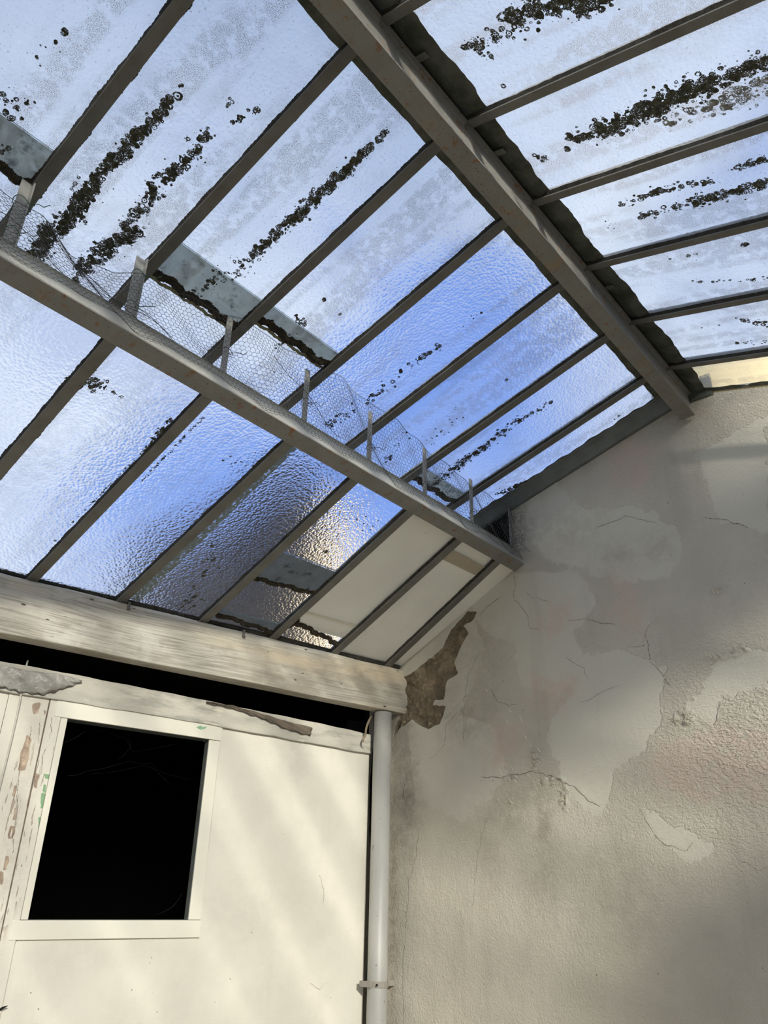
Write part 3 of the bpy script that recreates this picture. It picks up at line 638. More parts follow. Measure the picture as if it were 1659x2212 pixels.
def tbar(xr0, xr1, p0, p1, up, wid, seed, putl=.011, putr=.004, webh=.022):
    """inverted T glazing bar: xr0/xr1 right-edge x at each end; p0, p1 = (y,z) of underside ends"""
    up = np.array(up); A = np.array([xr0, p0[0], p0[1]]); B = np.array([xr1, p1[0], p1[1]]); L = B-A
    mb = MB(); X = np.array([1., 0, 0])
    mb.frame_box(A-X*wid, X*wid, L, up*.0045)
    mb.frame_box(A-X*(wid/2+.0025)+up*.0045, X*.005, L, up*(webh+.012))
    b = mb.build('glazing_bar', M['bar'], bevel=.0005)
    # putty bed with ragged sides under the glass and fillets above it
    rs = random.Random(seed); n = 240; mb = MB(); vs = []; lat = (putl, putr)
    for i in range(n+1):
        f = i/n; c = A+L*f; a = -wid-.001-abs(putl*(.5+.3*math.sin(f*23+seed)+.25*math.sin(f*71+seed*2)+rs.uniform(-.25, .3)))*.35; bb = .0008+abs(putr*(.6+.4*math.sin(f*31+seed)+.3*math.sin(f*97+seed)+rs.uniform(-.35, .5)))
        for (lx, hz) in ((a, .016), (-wid+.002, .0046), (-.002, .0046), (bb, .016), (-wid/2, .028)): vs.append(c+X*lx+up*hz)
    fs = []
    for i in range(n):
        for k in range(5): q = i*5+k; r_ = i*5+(k+1) % 5; fs.append((q, q+5, r_+5, r_))
    fs += [(0, 1, 2, 3, 4), tuple(n*5+k for k in range(5))[::-1]]
    mb.add(vs, fs); p = mb.build('putty', M['putty']); p.parent = b
    return b
GT = .0165                                               # glass sits this far above the underside of the bars
upU = np.array([0, math.sin(math.radians(16.2)), math.cos(math.radians(16.2))]); upR = np.array([0, -math.sin(math.radians(16.1)), math.cos(math.radians(16.1))])
parts = []
def pane(c00, c10, c11, c01, up, mt, seed=0, th=.004, sub=None):
    """glass sheet through four underside corners (x,y,z)"""
    mb = MB(); lo = [np.array(c) for c in (c00, c10, c11, c01)]; up = np.array(up); hi = [p+up*th for p in lo]
    mb.hexa(lo, hi); mb.m = [0, 1, 2, 2, 2, 2]
    s0 = lo[0]; mb.uv = [(p[0], math.hypot(p[1]-.77, p[2]-1.83)) for p in lo+hi]
    return mb.build('glass_pane', None, mats=[mt, M['glass_top'], M['glass_edge']])

# lichen colonies: irregular discs on the glass
def lichen_mesh(streaks, plane_fn, up, xlim, seed, ylim=None):
    rs = np.random.RandomState(seed); mb = MB(); up = np.array(up, float)
    ex = np.array([1., 0, 0]); ey = np.cross(up, ex)
    cnt = 0
    for (pl, wpx, dens, rmax) in streaks:
        pts = [plane_fn(x, y) for x, y in pl]
        seg = [np.linalg.norm(b-a) for a, b in zip(pts[:-1], pts[1:])] or [0]
        tot = sum(seg); scale = wpx
        nn_ = int(dens*(.42 if dens > 60 else .8))
        for _ in range(nn_):
            s = rs.rand()*tot; k = 0
            while k < len(seg)-1 and s > seg[k]: s -= seg[k]; k += 1
            c = pts[k]+(pts[k+1]-pts[k])*(s/max(seg[k], 1e-9)) if len(pts) > 1 else pts[0].copy()
            lat = rs.randn()*scale*.42; c = c+ex*lat+ey*rs.randn()*scale*.35
            if not (xlim[0]+.006 < c[0] < xlim[1]-.006): continue
            near = math.exp(-(lat/(scale*.6))**2)
            r = min(rmax*1.25, .0010+rmax*1.25*(rs.rand()**(1.7 if near > .5 else 3.2))*(.35+.65*near)); 
            if abs(c[0]-xlim[0]) < r or abs(c[0]-xlim[1]) < r: r *= .5
            ng = 16 if r > .003 else 8
            ph_ = rs.rand(4)*6.28; zoff = -(.0002+.0012*rs.rand())
            ring = [c+up*zoff+(ex*math.cos(a)+ey*math.sin(a))*r*(1+.10*math.sin(2*a+ph_[0])+.06*math.sin(3*a+ph_[1])+.035*math.sin(6*a+ph_[2])) for a in np.linspace(0, 2*math.pi, ng, endpoint=False)]
            if r > .0034 and rs.rand() < .32:            # hollow ring or one with a clear spot
                q = rs.uniform(.25, .6); off = (ex*rs.uniform(-.15, .15)+ey*rs.uniform(-.15, .15))*r
                inner = [c+up*zoff+(v-c-up*zoff)*q+off for v in ring]
                fs = [(i, (i+1) % ng, ng+(i+1) % ng, ng+i) for i in range(ng)]
                mb.add(ring+inner, fs)
                if q > .5 and rs.rand() < .6:
                    core = [c+up*zoff+(v-c-up*zoff)*q*.45 for v in ring]; mb.add(core, [tuple(range(ng))])
            else:
                mb.add(ring+[c+up*(zoff-.0006)], [(i, (i+1) % ng, ng) for i in range(ng)])
            cnt += 1
    return mb if cnt else None
def PU(x, y): return onp(x, y, np.array([0, RY1, RZ])+upU*GT, upU)
def PR(x, y): return onp(x, y, np.array([0, RY0, RZ])+upR*GT, upR)

UBW, RBW, LBW = .033, .026, .036
yb, yt = 1.79, .80                                       # lower / upper end of upper bars
for i, x in enumerate(UB):
    parts.append(tbar(x+.006, x, (yb, zU(yb)), (yt, zU(yt)), upU, UBW, i+1))
RB = [-.185, .155, .500, .842, 1.190, 1.526, 1.863, 2.202, 2.537]
for i, x in enumerate(RB):
    parts.append(tbar(x, x, (-1.98, zR(-1.98)-.001), (RY0+.004, zR(RY0)-.0015), upR, RBW, i+31))
    b = MB(); b.tube([(x-.013, RY0+.010, RZ+.001), (x-.013, RY0+.010, RZ-.009)], .006, 6); bo = b.build('weld', M['steel']); parts.append(bo)
# lichen on upper-left bays (streak paths read in the photograph), keyed by bay index between UB[k] and UB[k+1]
LU = {1: [([(0,190),(30,255)], .03, 30, .007), ([(135,60),(140,70)], .012, 8, .009), ([(60,140),(125,95)], .02, 12, .004), ([(0,320),(10,330)], .02, 14, .008), ([(20,200),(70,230)], .03, 20, .005)],
 2: [([(395,180),(388,190)], .005, 5, .010), ([(370,215),(300,290)], .020, 190, .011), ([(300,290),(200,395)], .026, 380, .011), ([(205,395),(150,470),(75,545)], .040, 900, .010), ([(110,480),(80,560),(60,580)], .035, 420, .008),
     ([(450,285),(420,320)], .028, 90, .010), ([(430,330),(330,400)], .035, 190, .010), ([(345,400),(270,490)], .035, 170, .009), ([(300,500),(215,540)], .035, 300, .010), ([(245,530),(160,590)], .045, 420, .008), ([(555,230),(500,265)], .018, 26, .009), ([(470,230),(500,215)], .02, 10, .006)],
 3: [([(835,280),(820,300)], .014, 26, .009), ([(800,315),(745,370)], .018, 170, .010), ([(750,360),(640,470)], .026, 520, .011), ([(640,465),(540,555)], .030, 300, .010), ([(540,555),(500,600)], .040, 100, .007), ([(500,580),(420,640)], .045, 150, .006)],
 4: [([(700,645),(702,650)], .006, 7, .009), ([(815,650),(818,653)], .002, 2, .007), ([(640,685),(655,700)], .02, 26, .007), ([(735,678),(737,680)], .005, 4, .006), ([(580,770),(600,830)], .03, 6, .008), ([(640,700),(600,760)], .05, 30, .004), ([(948,345),(949,346)], .001, 1, .005)],
 5: [([(1040,670),(1005,700)], .018, 16, .006), ([(950,745),(905,775)], .02, 40, .009), ([(905,775),(790,870)], .035, 60, .008), ([(790,860),(700,930)], .045, 90, .007), ([(760,890),(700,920)], .04, 60, .006)],
 6: [([(1093,820),(1094,821)], .004, 3, .007), ([(1000,880),(920,960)], .07, 40, .004), ([(880,940),(830,1000)], .05, 80, .006)],
 7: [([(1190,870),(1120,910)], .022, 130, .008), ([(1120,905),(1040,970)], .035, 230, .008), ([(1040,970),(980,1010)], .035, 260, .009), ([(1000,1000),(930,1050)], .045, 360, .007), ([(1180,870),(1185,872)], .01, 6, .005)],
 8: [([(1335,900),(1325,908)], .01, 6, .005), ([(1240,1000),(1150,1035)], .022, 420, .009), ([(1140,1040),(1080,1065)], .030, 300, .008), ([(1100,1070),(1050,1110)], .035, 260, .007)]}
LR = {3: [([(1100,40),(1180,10),(1250,0)], .045, 380, .011), ([(1020,105),(1100,60)], .040, 110, .010), ([(1010,90),(1060,120)], .03, 40, .006), ([(1085,185),(1088,187)], .004, 3, .006), ([(1240,10),(1330,-20)], .05, 300, .010)],
 4: [([(1230,310),(1330,260)], .040, 210, .010), ([(1300,290),(1400,230)], .045, 420, .011), ([(1400,240),(1520,180)], .050, 620, .011), ([(1520,190),(1659,130)], .040, 420, .010), ([(1155,335),(1185,345)], .015, 20, .006), ([(1465,20),(1468,22)], .004, 5, .006)],
 5: [([(1335,445),(1430,410)], .020, 110, .008), ([(1400,415),(1540,390)], .022, 130, .008), ([(1590,365),(1659,340)], .022, 130, .008), ([(1375,470),(1480,440)], .022, 110, .009), ([(1480,440),(1659,395)], .032, 420, .009), ([(1280,470),(1330,490)], .02, 8, .005)],
 6: [([(1605,525),(1615,530)], .01, 14, .008), ([(1490,610),(1659,600)], .018, 40, .006), ([(1430,560),(1560,540)], .03, 14, .005)],
 7: [([(1600,690),(1659,700)], .025, 60, .007), ([(1560,745),(1659,735)], .018, 36, .006), ([(1510,715),(1560,700)], .02, 8, .005)],}
laps = {1: [(1.50, 1.615)], 3: [(1.50, 1.622)], 4: [(1.494, 1.555)], 7: [(1.68, 1.748)]}
def add_sub(par, mbx, name, mt, kind=None):
    if mbx is None: return
    o = mbx.build(name, mt); o.parent = par
    if kind: o['kind'] = kind
    return o
for k in range(len(UB)):
    x0 = UB[k]+.0005-.006; x1 = (UB[k+1]-UBW+.006) if k+1 < len(UB) else GX-.004
    ytop = .80; ybot = 1.785; g = upU*GT
    def cr(x, y, dz=0.): return np.array([x, y, zU(y)])+g+upU*dz
    lp = laps.get(k, []); cuts = []
    if not lp:
        p = pane(cr(x0, ytop), cr(x1, ytop), cr(x1, ybot), cr(x0, ybot), upU, M['glass']); parts.append(p); host = [p]
    else:
        s, mo = lp[0]
        p = pane(cr(x0, ytop, .0045), cr(x1, ytop, .0045), cr(x1, mo, .0045), cr(x0, mo, .0045), upU, M['glass'])
        q = pane(cr(x0, s), cr(x1, s), cr(x1, ybot), cr(x0, ybot), upU, M['glass'])
        parts += [p, q]; host = [p, q]
        gm = MB(); gm.hexa([cr(x0, s+.002, -.0006), cr(x1, s+.002, -.0006), cr(x1, mo, -.0006), cr(x0, mo, -.0006)], [cr(x0, s+.002, -.0002), cr(x1, s+.002, -.0002), cr(x1, mo, -.0002), cr(x0, mo, -.0002)])
        add_sub(q, gm, 'lap_grime', M['grime'])
        js = jag_strip(cr(x0, mo, -.001), cr(x1, mo, -.001), (0, -math.cos(.28), math.sin(.28)), upU, .012, .016, .010, k)
        add_sub(q, js, 'moss_line', M['moss'], 'stuff')
        if k in (3, 4):
            js = jag_strip(cr(x0, mo+.018, -.0006), cr(x1, mo+.018, -.0006), (0, -math.cos(.28), math.sin(.28)), upU, .005, .007, .001, k+50, fr=14)
            add_sub(q, js, 'yellow_moss', M['moss_y'], 'stuff')
    if k in LU:
        add_sub(host[0], lichen_mesh(LU[k], PU, upU, (x0+.004, x1-.004), 100+k), 'lichen', M['lichen'], 'stuff')
pRs = {}
for k in range(len(RB)):
    x0 = RB[k]-.005; x1 = (RB[k+1]-RBW+.005) if k+1 < len(RB) else GX-.004
    g = upR*GT
    def cr2(x, y, dz=0.): return np.array([x, y, zR(y)])+g+upR*dz
    p = pane(cr2(x0, -1.97), cr2(x1, -1.97), cr2(x1, RY0), cr2(x0, RY0), upR, M['glass_r']); parts.append(p); pRs[k] = p
    if k in LR and LR[k]: add_sub(p, lichen_mesh(LR[k], PR, upR, (x0+.003, x1-.003), 200+k), 'lichen', M['lichen'], 'stuff')
add_sub(pRs[4], lichen_mesh([([(1440,265),(1560,225)], .040, 110, .010), ([(1560,225),(1659,180)], .050, 240, .012), ([(1060,430),(1062,432)], .006, 6, .008)], lambda x, y: PR(x, y)-upR*.0003, upR, (RB[4], RB[5]-.03), 333), 'pale_lichen', M['lichen_pale'], 'stuff')
# mossy mortar flashing over the ridge: ragged strips lying on the glass each side
def flashing(x0, x1, plane, sgn, y_edge, y_in, up, seed, wig=.010):
    rs = random.Random(seed); mb = MB(); vs = []; n = int((x1-x0)/.012)
    ph_ = [rs.uniform(0, 6) for _ in range(4)]
    for i in range(n+1):
        x = x0+(x1-x0)*i/n; e = y_edge+wig*(math.sin(x*9+ph_[0])*.5+math.sin(x*31+ph_[1])*.3+math.sin(x*83+ph_[2])*.15+rs.uniform(-.12, .12))
        hb = .003*math.sin(x*19+ph_[3])
        for (yy, dz) in ((y_in, GT+.002), ((y_in+e)/2, GT-.006+hb), (e, GT-.0015), (e, GT-.0005), (y_in, GT+.03)):
            z = zU(yy) if sgn > 0 else zR(yy); vs.append(np.array([x, yy, z])+up*dz)
    fs = []
    for i in range(n):
        for k in range(5): a = i*5+k; b = i*5+(k+1) % 5; fs.append((a, a+5, b+5, b) if sgn > 0 else (a, b, b+5, a+5))
    fs += [(0, 1, 2, 3, 4), tuple(n*5+k for k in range(5))]
    mb.add(vs, fs); return mb
for k in range(len(RB)):
    x0 = RB[k]+.001; x1 = (RB[k+1]-RBW-.001) if k+1 < len(RB) else GX-.003
    parts.append(flashing(x0, x1, None, -1, .682, RY0+.012, upR, k).build('ridge_flashing', M['ridge_mortar'], smooth=False))
    if k == 6 or k == 3 or k == 4:
        c = MB(); xc = x0+.10; c.frame_box((xc, RY0-.026, zR(RY0-.026)+.002), (.018, 0, 0), np.array([0, .03, .03*SR]), upR*.003); parts.append(c.build('clip', M['bar']))
for k in range(len(UB)):
    x0 = UB[k]+.001; x1 = (UB[k+1]-UBW-.001) if k+1 < len(UB) else GX-.06
    parts.append(flashing(x0, x1, None, 1, .860, RY1-.012, upU, k+70, .004).build('ridge_flashing', M['ridge_mortar']))
for k in range(1, 9):                                    # the bays that run on behind the viewer
    x = -.185-.344*k
    parts.append(tbar(x, x, (yb, zU(yb)), (yt, zU(yt)), upU, UBW, k+500)); parts.append(tbar(x, x, (-1.98, zR(-1.98)-.001), (RY0+.004, zR(RY0)-.0015), upR, RBW, k+531))
    g = upU*GT; q0, q1 = x+.001, x+.344-UBW+.006
    parts.append(pane(*[np.array([xx, yy, zU(yy)])+g for xx, yy in ((q0, .80), (q1, .80), (q1, 1.785), (q0, 1.785))], upU, M['glass']))
    g = upR*GT
    parts.append(pane(*[np.array([xx, yy, zR(yy)])+g for xx, yy in ((q0, -1.97), (q1, -1.97), (q1, RY0), (q0, RY0))], upR, M['glass_r']))
    parts.append(flashing(x+.001, x+.344-RBW, None, -1, .682, RY0+.012, upR, k+600).build('ridge_flashing', M['ridge_mortar']))
mb = MB(); mb.box(-3.0, GX+.05, RY0-.01, RY1+.01, RZ+.045, RZ+.07); parts.append(mb.build('ridge_capping', M['ridge_mortar']))
# lead flashing along the gable, left slope
mb = MB(); vs = []; n = 100
for i in range(n+1):
    y = .80+.98*i/n; z = zU(y)+GT*1.04; e = .0025*math.sin(y*37)+.002*math.sin(y*91)
    for (x, dz) in ((2.668+e*1.5, -.001), (2.69, -.002), (2.712, -.006), (2.722, -.022), (2.734, -.036), (GX-.001, -.042), (GX-.001, .0)): vs.append((x, y, z+dz))
fs = []
for i in range(n):
    for k in range(7): a = i*7+k; b = i*7+(k+1) % 7; fs.append((a, b, b+7, a+7))
fs += [tuple(range(7))[::-1], tuple(n*7+k for k in range(7))]
mb.add(vs, fs); parts.append(mb.build('lead_flashing', M['flash'], smooth=True))

mb = MB(); vs = []; n = 160; rs = random.Random(77)
for i in range(n+1):
    y = .735-2.7*i/n; z = zR(y)+GT-.0005; w_ = .012+.003*math.sin(y*21)+.004*math.sin(y*67)+rs.uniform(-.002, .002)
    for (x, dz) in ((GX-w_, 0.), (GX-w_*.5, -.005), (GX-.001, -.010), (GX-.001, 0.)): vs.append((x, y, z+dz))
fs = []
for i in range(n):
    for k in range(4): a = i*4+k; b = i*4+(k+1) % 4; fs.append((a, a+4, b+4, b))
mb.add(vs, fs); parts.append(mb.build('verge_mortar', M['ridge_mortar']))  # dark fillet closes the verge; its tone paints the shaded edge
mb = MB(); mb.box(GX-.006, GX+.03, .66, .90, 1.80, 1.90); parts.append(mb.build('ridge_end_mortar', M['ridge_mortar']))
# lower slope
LT = [-2.69, -2.375, -2.06, -1.745, -1.43, -1.115, -.80, -.485, -.17, .145, .46, .775, 1.090, 1.412, 1.720, 2.028, 2.343, 2.622]; LBt = [-2.66, -2.345, -2.03, -1.715, -1.40, -1.085, -.77, -.455, -.14, .175, .49, .805, 1.122, 1.432, 1.758, 2.071, 2.382, 2.678]
def dirL(i):
    A = np.array([LT[i], PY-.01, PZ+.006]); xb = LBt[i]; B = np.array([xb, yT(xb), TZ+.001]); return A, B
def lowpt(i, f, xoff=0.0, dz=0.0):
    A, B = dirL(i); L = B-A; up = np.array([0, -L[2], L[1]]); up = up/np.linalg.norm(up)
    return A+L*f+np.array([xoff, 0, 0])+up*(GT+dz)
for i in range(len(LT)):
    A, B = dirL(i); L = B-A; up = np.array([0, -L[2], L[1]]); up = up/np.linalg.norm(up); E = B+L*.06
    parts.append(tbar(A[0], E[0], (A[1], A[2]), (E[1], E[2]), up, LBW, i+61, putr=.006))
def low_pane(i, f0, f1, mt, dz=0.0, name=None):
    up = uP
    L0 = [lowpt(i, f, -.003, dz) for f in (f0, f1)]
    if i+1 < len(LT): R0 = [lowpt(i+1, f, -LBW+.003, dz) for f in (f0, f1)]
    else: R0 = [np.array([GX-.003, p[1], p[2]]) for p in L0]
    return L0, R0
def frac(px): return None
def add_low(i, f0, f1, mt, dz=0.0, board=False):
    L0, R0 = low_pane(i, f0, f1, mt, dz)
    if board:
        mb = MB(); lo_ = [L0[0], R0[0], R0[1], L0[1]]; mb.hexa(lo_, [p+uP*.005 for p in lo_]); o = mb.build('cream_panel', mt)
    else: o = pane(L0[0], R0[0], R0[1], L0[1], uP, mt)
    parts.append(o); return o
for i in range(11): add_low(i, 0, 1.05, M['glass_low'])
pB = add_low(11, 0, 1.05, M['glass_low']); pC = add_low(12, 0, 1.05, M['glass_low']); pD = add_low(13, 0, 1.05, M['glass_low'])
def fy(y, x): return (y-(PY-.01))/(yT(x)-(PY-.01))
# bay 4 (three lapped sheets)
fs1, fm1 = fy(1.97, 1.9), fy(2.112, 1.9); fs2, fm2 = fy(2.308, 1.9), fy(2.340, 1.9)
o1 = add_low(14, 0, fm1, M['glass_low'], .009); o2 = add_low(14, fs1, fm2, M['glass_low'], .0045); o3 = add_low(14, fs2, 1.05, M['glass_low'])
def low_extra(par, i, f0, f1, dz, name, mt, kind=None):
    L0, R0 = low_pane(i, f0, f1, None, dz); mb = MB(); lo_ = [L0[0], R0[0], R0[1], L0[1]]; mb.hexa(lo_, [p+uP*.0004 for p in lo_]); return add_sub(par, mb, name, mt, kind)
def low_moss(par, i, f, dz, w0, w1, h, seed, g0=0.0, g1=1.0):
    L0, R0 = low_pane(i, f+g0, f+g0, None, dz); L1, R1 = low_pane(i, f+g1 if False else f+g1, f+g1, None, dz)
    return add_sub(par, jag_strip(L0[0], R1[0], -dP, uP, w0, w1, h, seed), 'moss_line', M['moss'], 'stuff')
low_extra(o2, 14, fs1+.003, fm1, -.0008, 'lap_grime', M['grime_grey']); low_extra(o3, 14, fs2, fm2, -.0008, 'lap_grime', M['grime_grey'])
low_moss(o2, 14, fm1, -.001, .010, .012, .008, 301, .012, -.012); low_moss(o3, 14, fm2, -.001, .012, .010, .010, 302, -.01, .02)
# bay 5 (cream boards, then a clear scrap at the foot)
fs = fy(2.156, 2.25); fm = fy(2.235, 2.25)
add_low(15, 0, fs+.01, M['sheet'], .006, True); o5 = add_low(15, fs, fm, M['sheet'], 0., True); o6 = add_low(15, fm-.02, 1.05, M['glass_low'], .007)
low_moss(o5, 15, fm, -.001, .012, .012, .010, 303, -.03, .05)
L0, R0 = low_pane(15, fm-.06, fm+.02, None, -.001); add_sub(o5, jag_strip(L0[0], L0[1], (1, 0, 0), uP, .004, .028, .008, 304), 'moss_line', M['moss'], 'stuff')
# bay 6
f6a, f6b = fy(1.648, 2.5), fy(1.70, 2.5)
add_low(16, 0, f6b, M['sheet'], .0075, True); o7 = add_low(16, f6a, 1.05, M['sheet'], 0., True)
m, t = mat('board_grime'); g = gpos(t); M['bgrime'] = fin(m, t, pbsdf(t, t.mix(t.noise(g, 40.0, 4), (.50, .43, .33), (.36, .31, .24)), .9))
low_extra(o7, 16, f6a+.002, f6b, -.0006, 'lap_grime', M['bgrime'])
add_low(17, 0, 1.05, M['sheet'], 0., True)
# lichen and green dirt on the lower panes
def PLx(x0):
    a = np.array([x0, PY-.01, PZ+.006]); b = np.array([x0, yT(x0), TZ+.001]); nn_ = np.cross(b-a, [1., 0, 0]); nn_ = nn_/np.linalg.norm(nn_)*(1 if np.cross(b-a, [1., 0, 0])[2] > 0 else -1); a = a+nn_*GT
    return lambda x, y: onp(x, y, a, nn_)
PL = PLx(2.0)
add_sub(pD, lichen_mesh([([(455,1215),(400,1320)], .05, 90, .007), ([(430,1290),(375,1315)], .04, 80, .009), ([(470,1150),(450,1230)], .04, 30, .006)], PL, uP*.0+uP, (LT[13]+.03, LT[14]+.02), 401), 'lichen', M['lichen'], 'stuff')
add_sub(pB, lichen_mesh([([(190,820),(215,835)], .035, 260, .006), ([(150,795),(135,815)], .02, 90, .005), ([(235,845),(260,855)], .02, 12, .004)], PL, uP, (LT[11]-.05, LT[12]), 402), 'lichen', M['lichen'], 'stuff')
add_sub(pC, lichen_mesh([([(442,898),(300,1045)], .007, 300, .0028), ([(480,985),(520,1010)], .03, 14, .004)], PLx(1.45), uP, (LT[12], LT[13]-.04), 405), 'lichen', M['lichen'], 'stuff')
add_sub(pB, lichen_mesh([([(372,902),(330,950)], .012, 190, .0045), ([(345,938),(66,1225)], .008, 560, .0035)], PLx(1.35), uP, (LT[11], LT[12]-LBW+.012), 406), 'lichen', M['lichen'], 'stuff')
add_sub(o1, lichen_mesh([([(705,1190),(706,1192)], .01, 12, .007), ([(690,1140),(720,1220)], .05, 60, .003), ([(760,1100),(800,1150)], .05, 90, .003)], PL, uP, (LT[14]+.02, LT[15]-.02), 403), 'lichen', M['lichen'], 'stuff')
add_sub(o7, lichen_mesh([([(1000,1230),(1010,1290)], .06, 26, .005), ([(960,1290),(880,1370)], .03, 60, .0018)], PL, uP, (LT[16]+.02, LT[17]), 404), 'lichen', simple('droplets', (.42, .38, .30), (.34, .31, .25), 60.0), 'stuff')
m, t = mat('green_dirt'); g = gpos(t); nz = t.ramp(t.noise(g, 60.0, 4, .7), .34, .52)
M['gdirt'] = fin(m, t, t.new('ShaderNodeMixShader', {0: t.math('MULTIPLY', nz, .75), 1: t.new('ShaderNodeBsdfTransparent').outputs[0], 2: t.new('ShaderNodeMixShader', {0: .5, 1: t.new('ShaderNodeBsdfTranslucent', {'Color': (.30, .31, .20, 1)}).outputs[0], 2: t.new('ShaderNodeBsdfDiffuse', {'Color': (.24, .25, .17, 1)}).outputs[0]}).outputs[0]}).outputs[0])
mb = MB(); A = [lowpt(13, .02, .002, -.0008), lowpt(13, .02, .030, -.0008), lowpt(13, 1.0, .050, -.0008), lowpt(13, 1.0, .002, -.0008)]
mb.hexa(A, [p+uP*.0003 for p in A]); add_sub(pD, mb, 'green_dirt', M['gdirt'])
mb = MB(); A = [lowpt(11, .25, -LBW-.018, -.0008), lowpt(11, .25, -LBW, -.0008), lowpt(11, .8, -LBW, -.0008), lowpt(11, .8, -LBW-.012, -.0008)]
under(ceil, *[p for p in parts])
# dark strip painted in as the shadow gap along the top of the timber
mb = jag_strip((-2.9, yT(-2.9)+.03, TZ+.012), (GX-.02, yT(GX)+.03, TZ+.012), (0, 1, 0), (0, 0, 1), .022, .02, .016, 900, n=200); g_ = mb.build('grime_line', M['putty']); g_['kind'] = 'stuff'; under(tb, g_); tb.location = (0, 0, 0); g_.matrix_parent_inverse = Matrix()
# dark recess in the gable beside the vent gap
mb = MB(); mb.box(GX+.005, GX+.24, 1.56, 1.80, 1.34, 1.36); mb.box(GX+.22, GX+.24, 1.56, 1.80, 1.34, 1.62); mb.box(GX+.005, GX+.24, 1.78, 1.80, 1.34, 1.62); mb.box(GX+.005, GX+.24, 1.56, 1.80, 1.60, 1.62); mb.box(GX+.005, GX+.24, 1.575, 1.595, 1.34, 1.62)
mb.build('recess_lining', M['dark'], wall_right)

# ================================================================== CHICKEN WIRE
def netting():
    rs = np.random.RandomState(3); cell = .0150; dx = cell; dy = cell*.5*math.sqrt(3)
    topline = [(.15, 1.50), (.50, 1.50), (.60, 1.455), (.72, 1.47), (.79, 1.515), (.95, 1.56), (1.11, 1.585), (1.2, 1.60), (1.6, 1.632), (2.0, 1.60), (2.3, 1.55), (2.5, 1.555), (2.73, 1.56)]
    def top(x): return np.interp(x, [a for a, b in topline], [b for a, b in topline])
    bot = 1.318
    def P(x, v):                                         # v from 0 to 1
        z = bot+v*(top(x)-bot)
        b = .012*math.sin(x*7.1+1)*math.sin(v*3.1)+.008*math.sin(x*17+v*4)+.005*math.sin(x*41+v*9)
        y = 1.578+b*1.0-.035*(1-v)*(1-v)
        return np.array([x+.006*math.sin(v*7+x*13), y, z+.004*math.sin(x*29+v*5)])
    hgt = .25; nvr = int(hgt/(dy))+1
    mb = MB(); segs = set()
    xs0, xs1 = -.1, 2.742; ncol = int((xs1-xs0)/dx)
    s = cell/math.sqrt(3)
    hexes = []
    verts = {}; edges = []
    def vid(x, y):
        k = (round(x*20000), round(y*20000))
        if k not in verts: verts[k] = (len(verts), x+rs.uniform(-.0007, .0007), y+rs.uniform(-.0007, .0007))
        return verts[k][0]
    es = set()
    for r in range(nvr):
        for c in range(ncol):
            cx_ = xs0+(c+.5*(r % 2))*dx; cy_ = r*s*1.5
            ids = [vid(cx_+s*math.cos(math.radians(a)), cy_+s*math.sin(math.radians(a))) for a in range(30, 390, 60)]
            for i in range(6): es.add((min(ids[i], ids[(i+1) % 6]), max(ids[i], ids[(i+1) % 6])))
    vl = sorted(verts.values()); hmax = max(v[2] for v in vl)
    pts = [P(v[1], v[2]/hmax) for v in vl]
    for a, b in es:
        if pts[a][0] > 2.735 or pts[b][0] > 2.735: continue
        mb.tube([pts[a], pts[b]], .00062, 3, cap=False)
    for v in (0, 1): mb.tube([P(x, v) for x in np.linspace(-.1, 2.73, 240)], .0008, 4)
    for k in range(5):                                   # creases where the netting is folded double
        x = rs.uniform(.2, 2.3); mb.tube([P(x+.3*f, .75-.55*f+.05*math.sin(f*9+k)) for f in np.linspace(0, 1, 30)], .0009, 3)
    for k in range(3):                                   # bunched end against the gable
        pass
    mb2 = []
    for a, b in list(es):
        if pts[a][0] > 2.55 and pts[b][0] > 2.55:
            q0, q1 = [np.array([min(2.742, 2.66+(p[0]-2.64)*.35+.02*math.sin(p[2]*60)), p[1]-.03-.03*math.sin(p[0]*60+p[2]*40), p[2]+.01]) for p in (pts[a], pts[b])]
            mb.tube([q0, q1], .00052, 3, cap=False)
    return mb
net = netting().build('wire_netting', M['wire']); tag(net, 'crumpled hexagonal chicken wire strung over the vent gap above the purlin', 'netting', kind='stuff')
# wire ties round the posts
tie_lab = ['green wire tie around the upper end of the leftmost white post', 'green wire tie low on the leftmost white post', 'green wire tie high on the second white post', 'green wire tie low on the second white post',
 'loose dark wire end twisted around the third post', 'loose dark wire end twisted around the fourth post', 'loose dark wire end twisted around the fifth post', 'thin wire tie around the sixth post', 'thin wire tie around the seventh post']
ti = 0
for (x, z, mt, r) in ((.46, 1.52, 'tie', .022), (.46, 1.42, 'tie', .018), (.795, 1.53, 'tie', .020), (.795, 1.42, 'tie', .020), (1.118, 1.46, 'wire', .020), (1.457, 1.46, 'wire', .020), (1.782, 1.44, 'wire', .018), (2.11, 1.43, 'wire', .015), (2.432, 1.44, 'wire', .014)):
    rs = random.Random(int(x*100+z*10)); pts = []
    for k in range(26):
        a = k/25*2*math.pi*1.25; pts.append((x+r*math.cos(a), 1.598+(.016 if True else 0)*math.sin(a), z+.006*math.sin(a*2)+.0004*k))
    pts += [(x+r+.008, 1.578, z+.012), (x+r+.020, 1.570, z+.006+rs.uniform(-.01, .01)), (x+r+.032, 1.568, z+.022)]
    mb = MB(); mb.tube(pts, .0011, 5); o = mb.build('wire_tie', M[mt], smooth=True); tag(o, tie_lab[ti], 'wire tie', 'wire ties holding the netting to the posts'); ti += 1

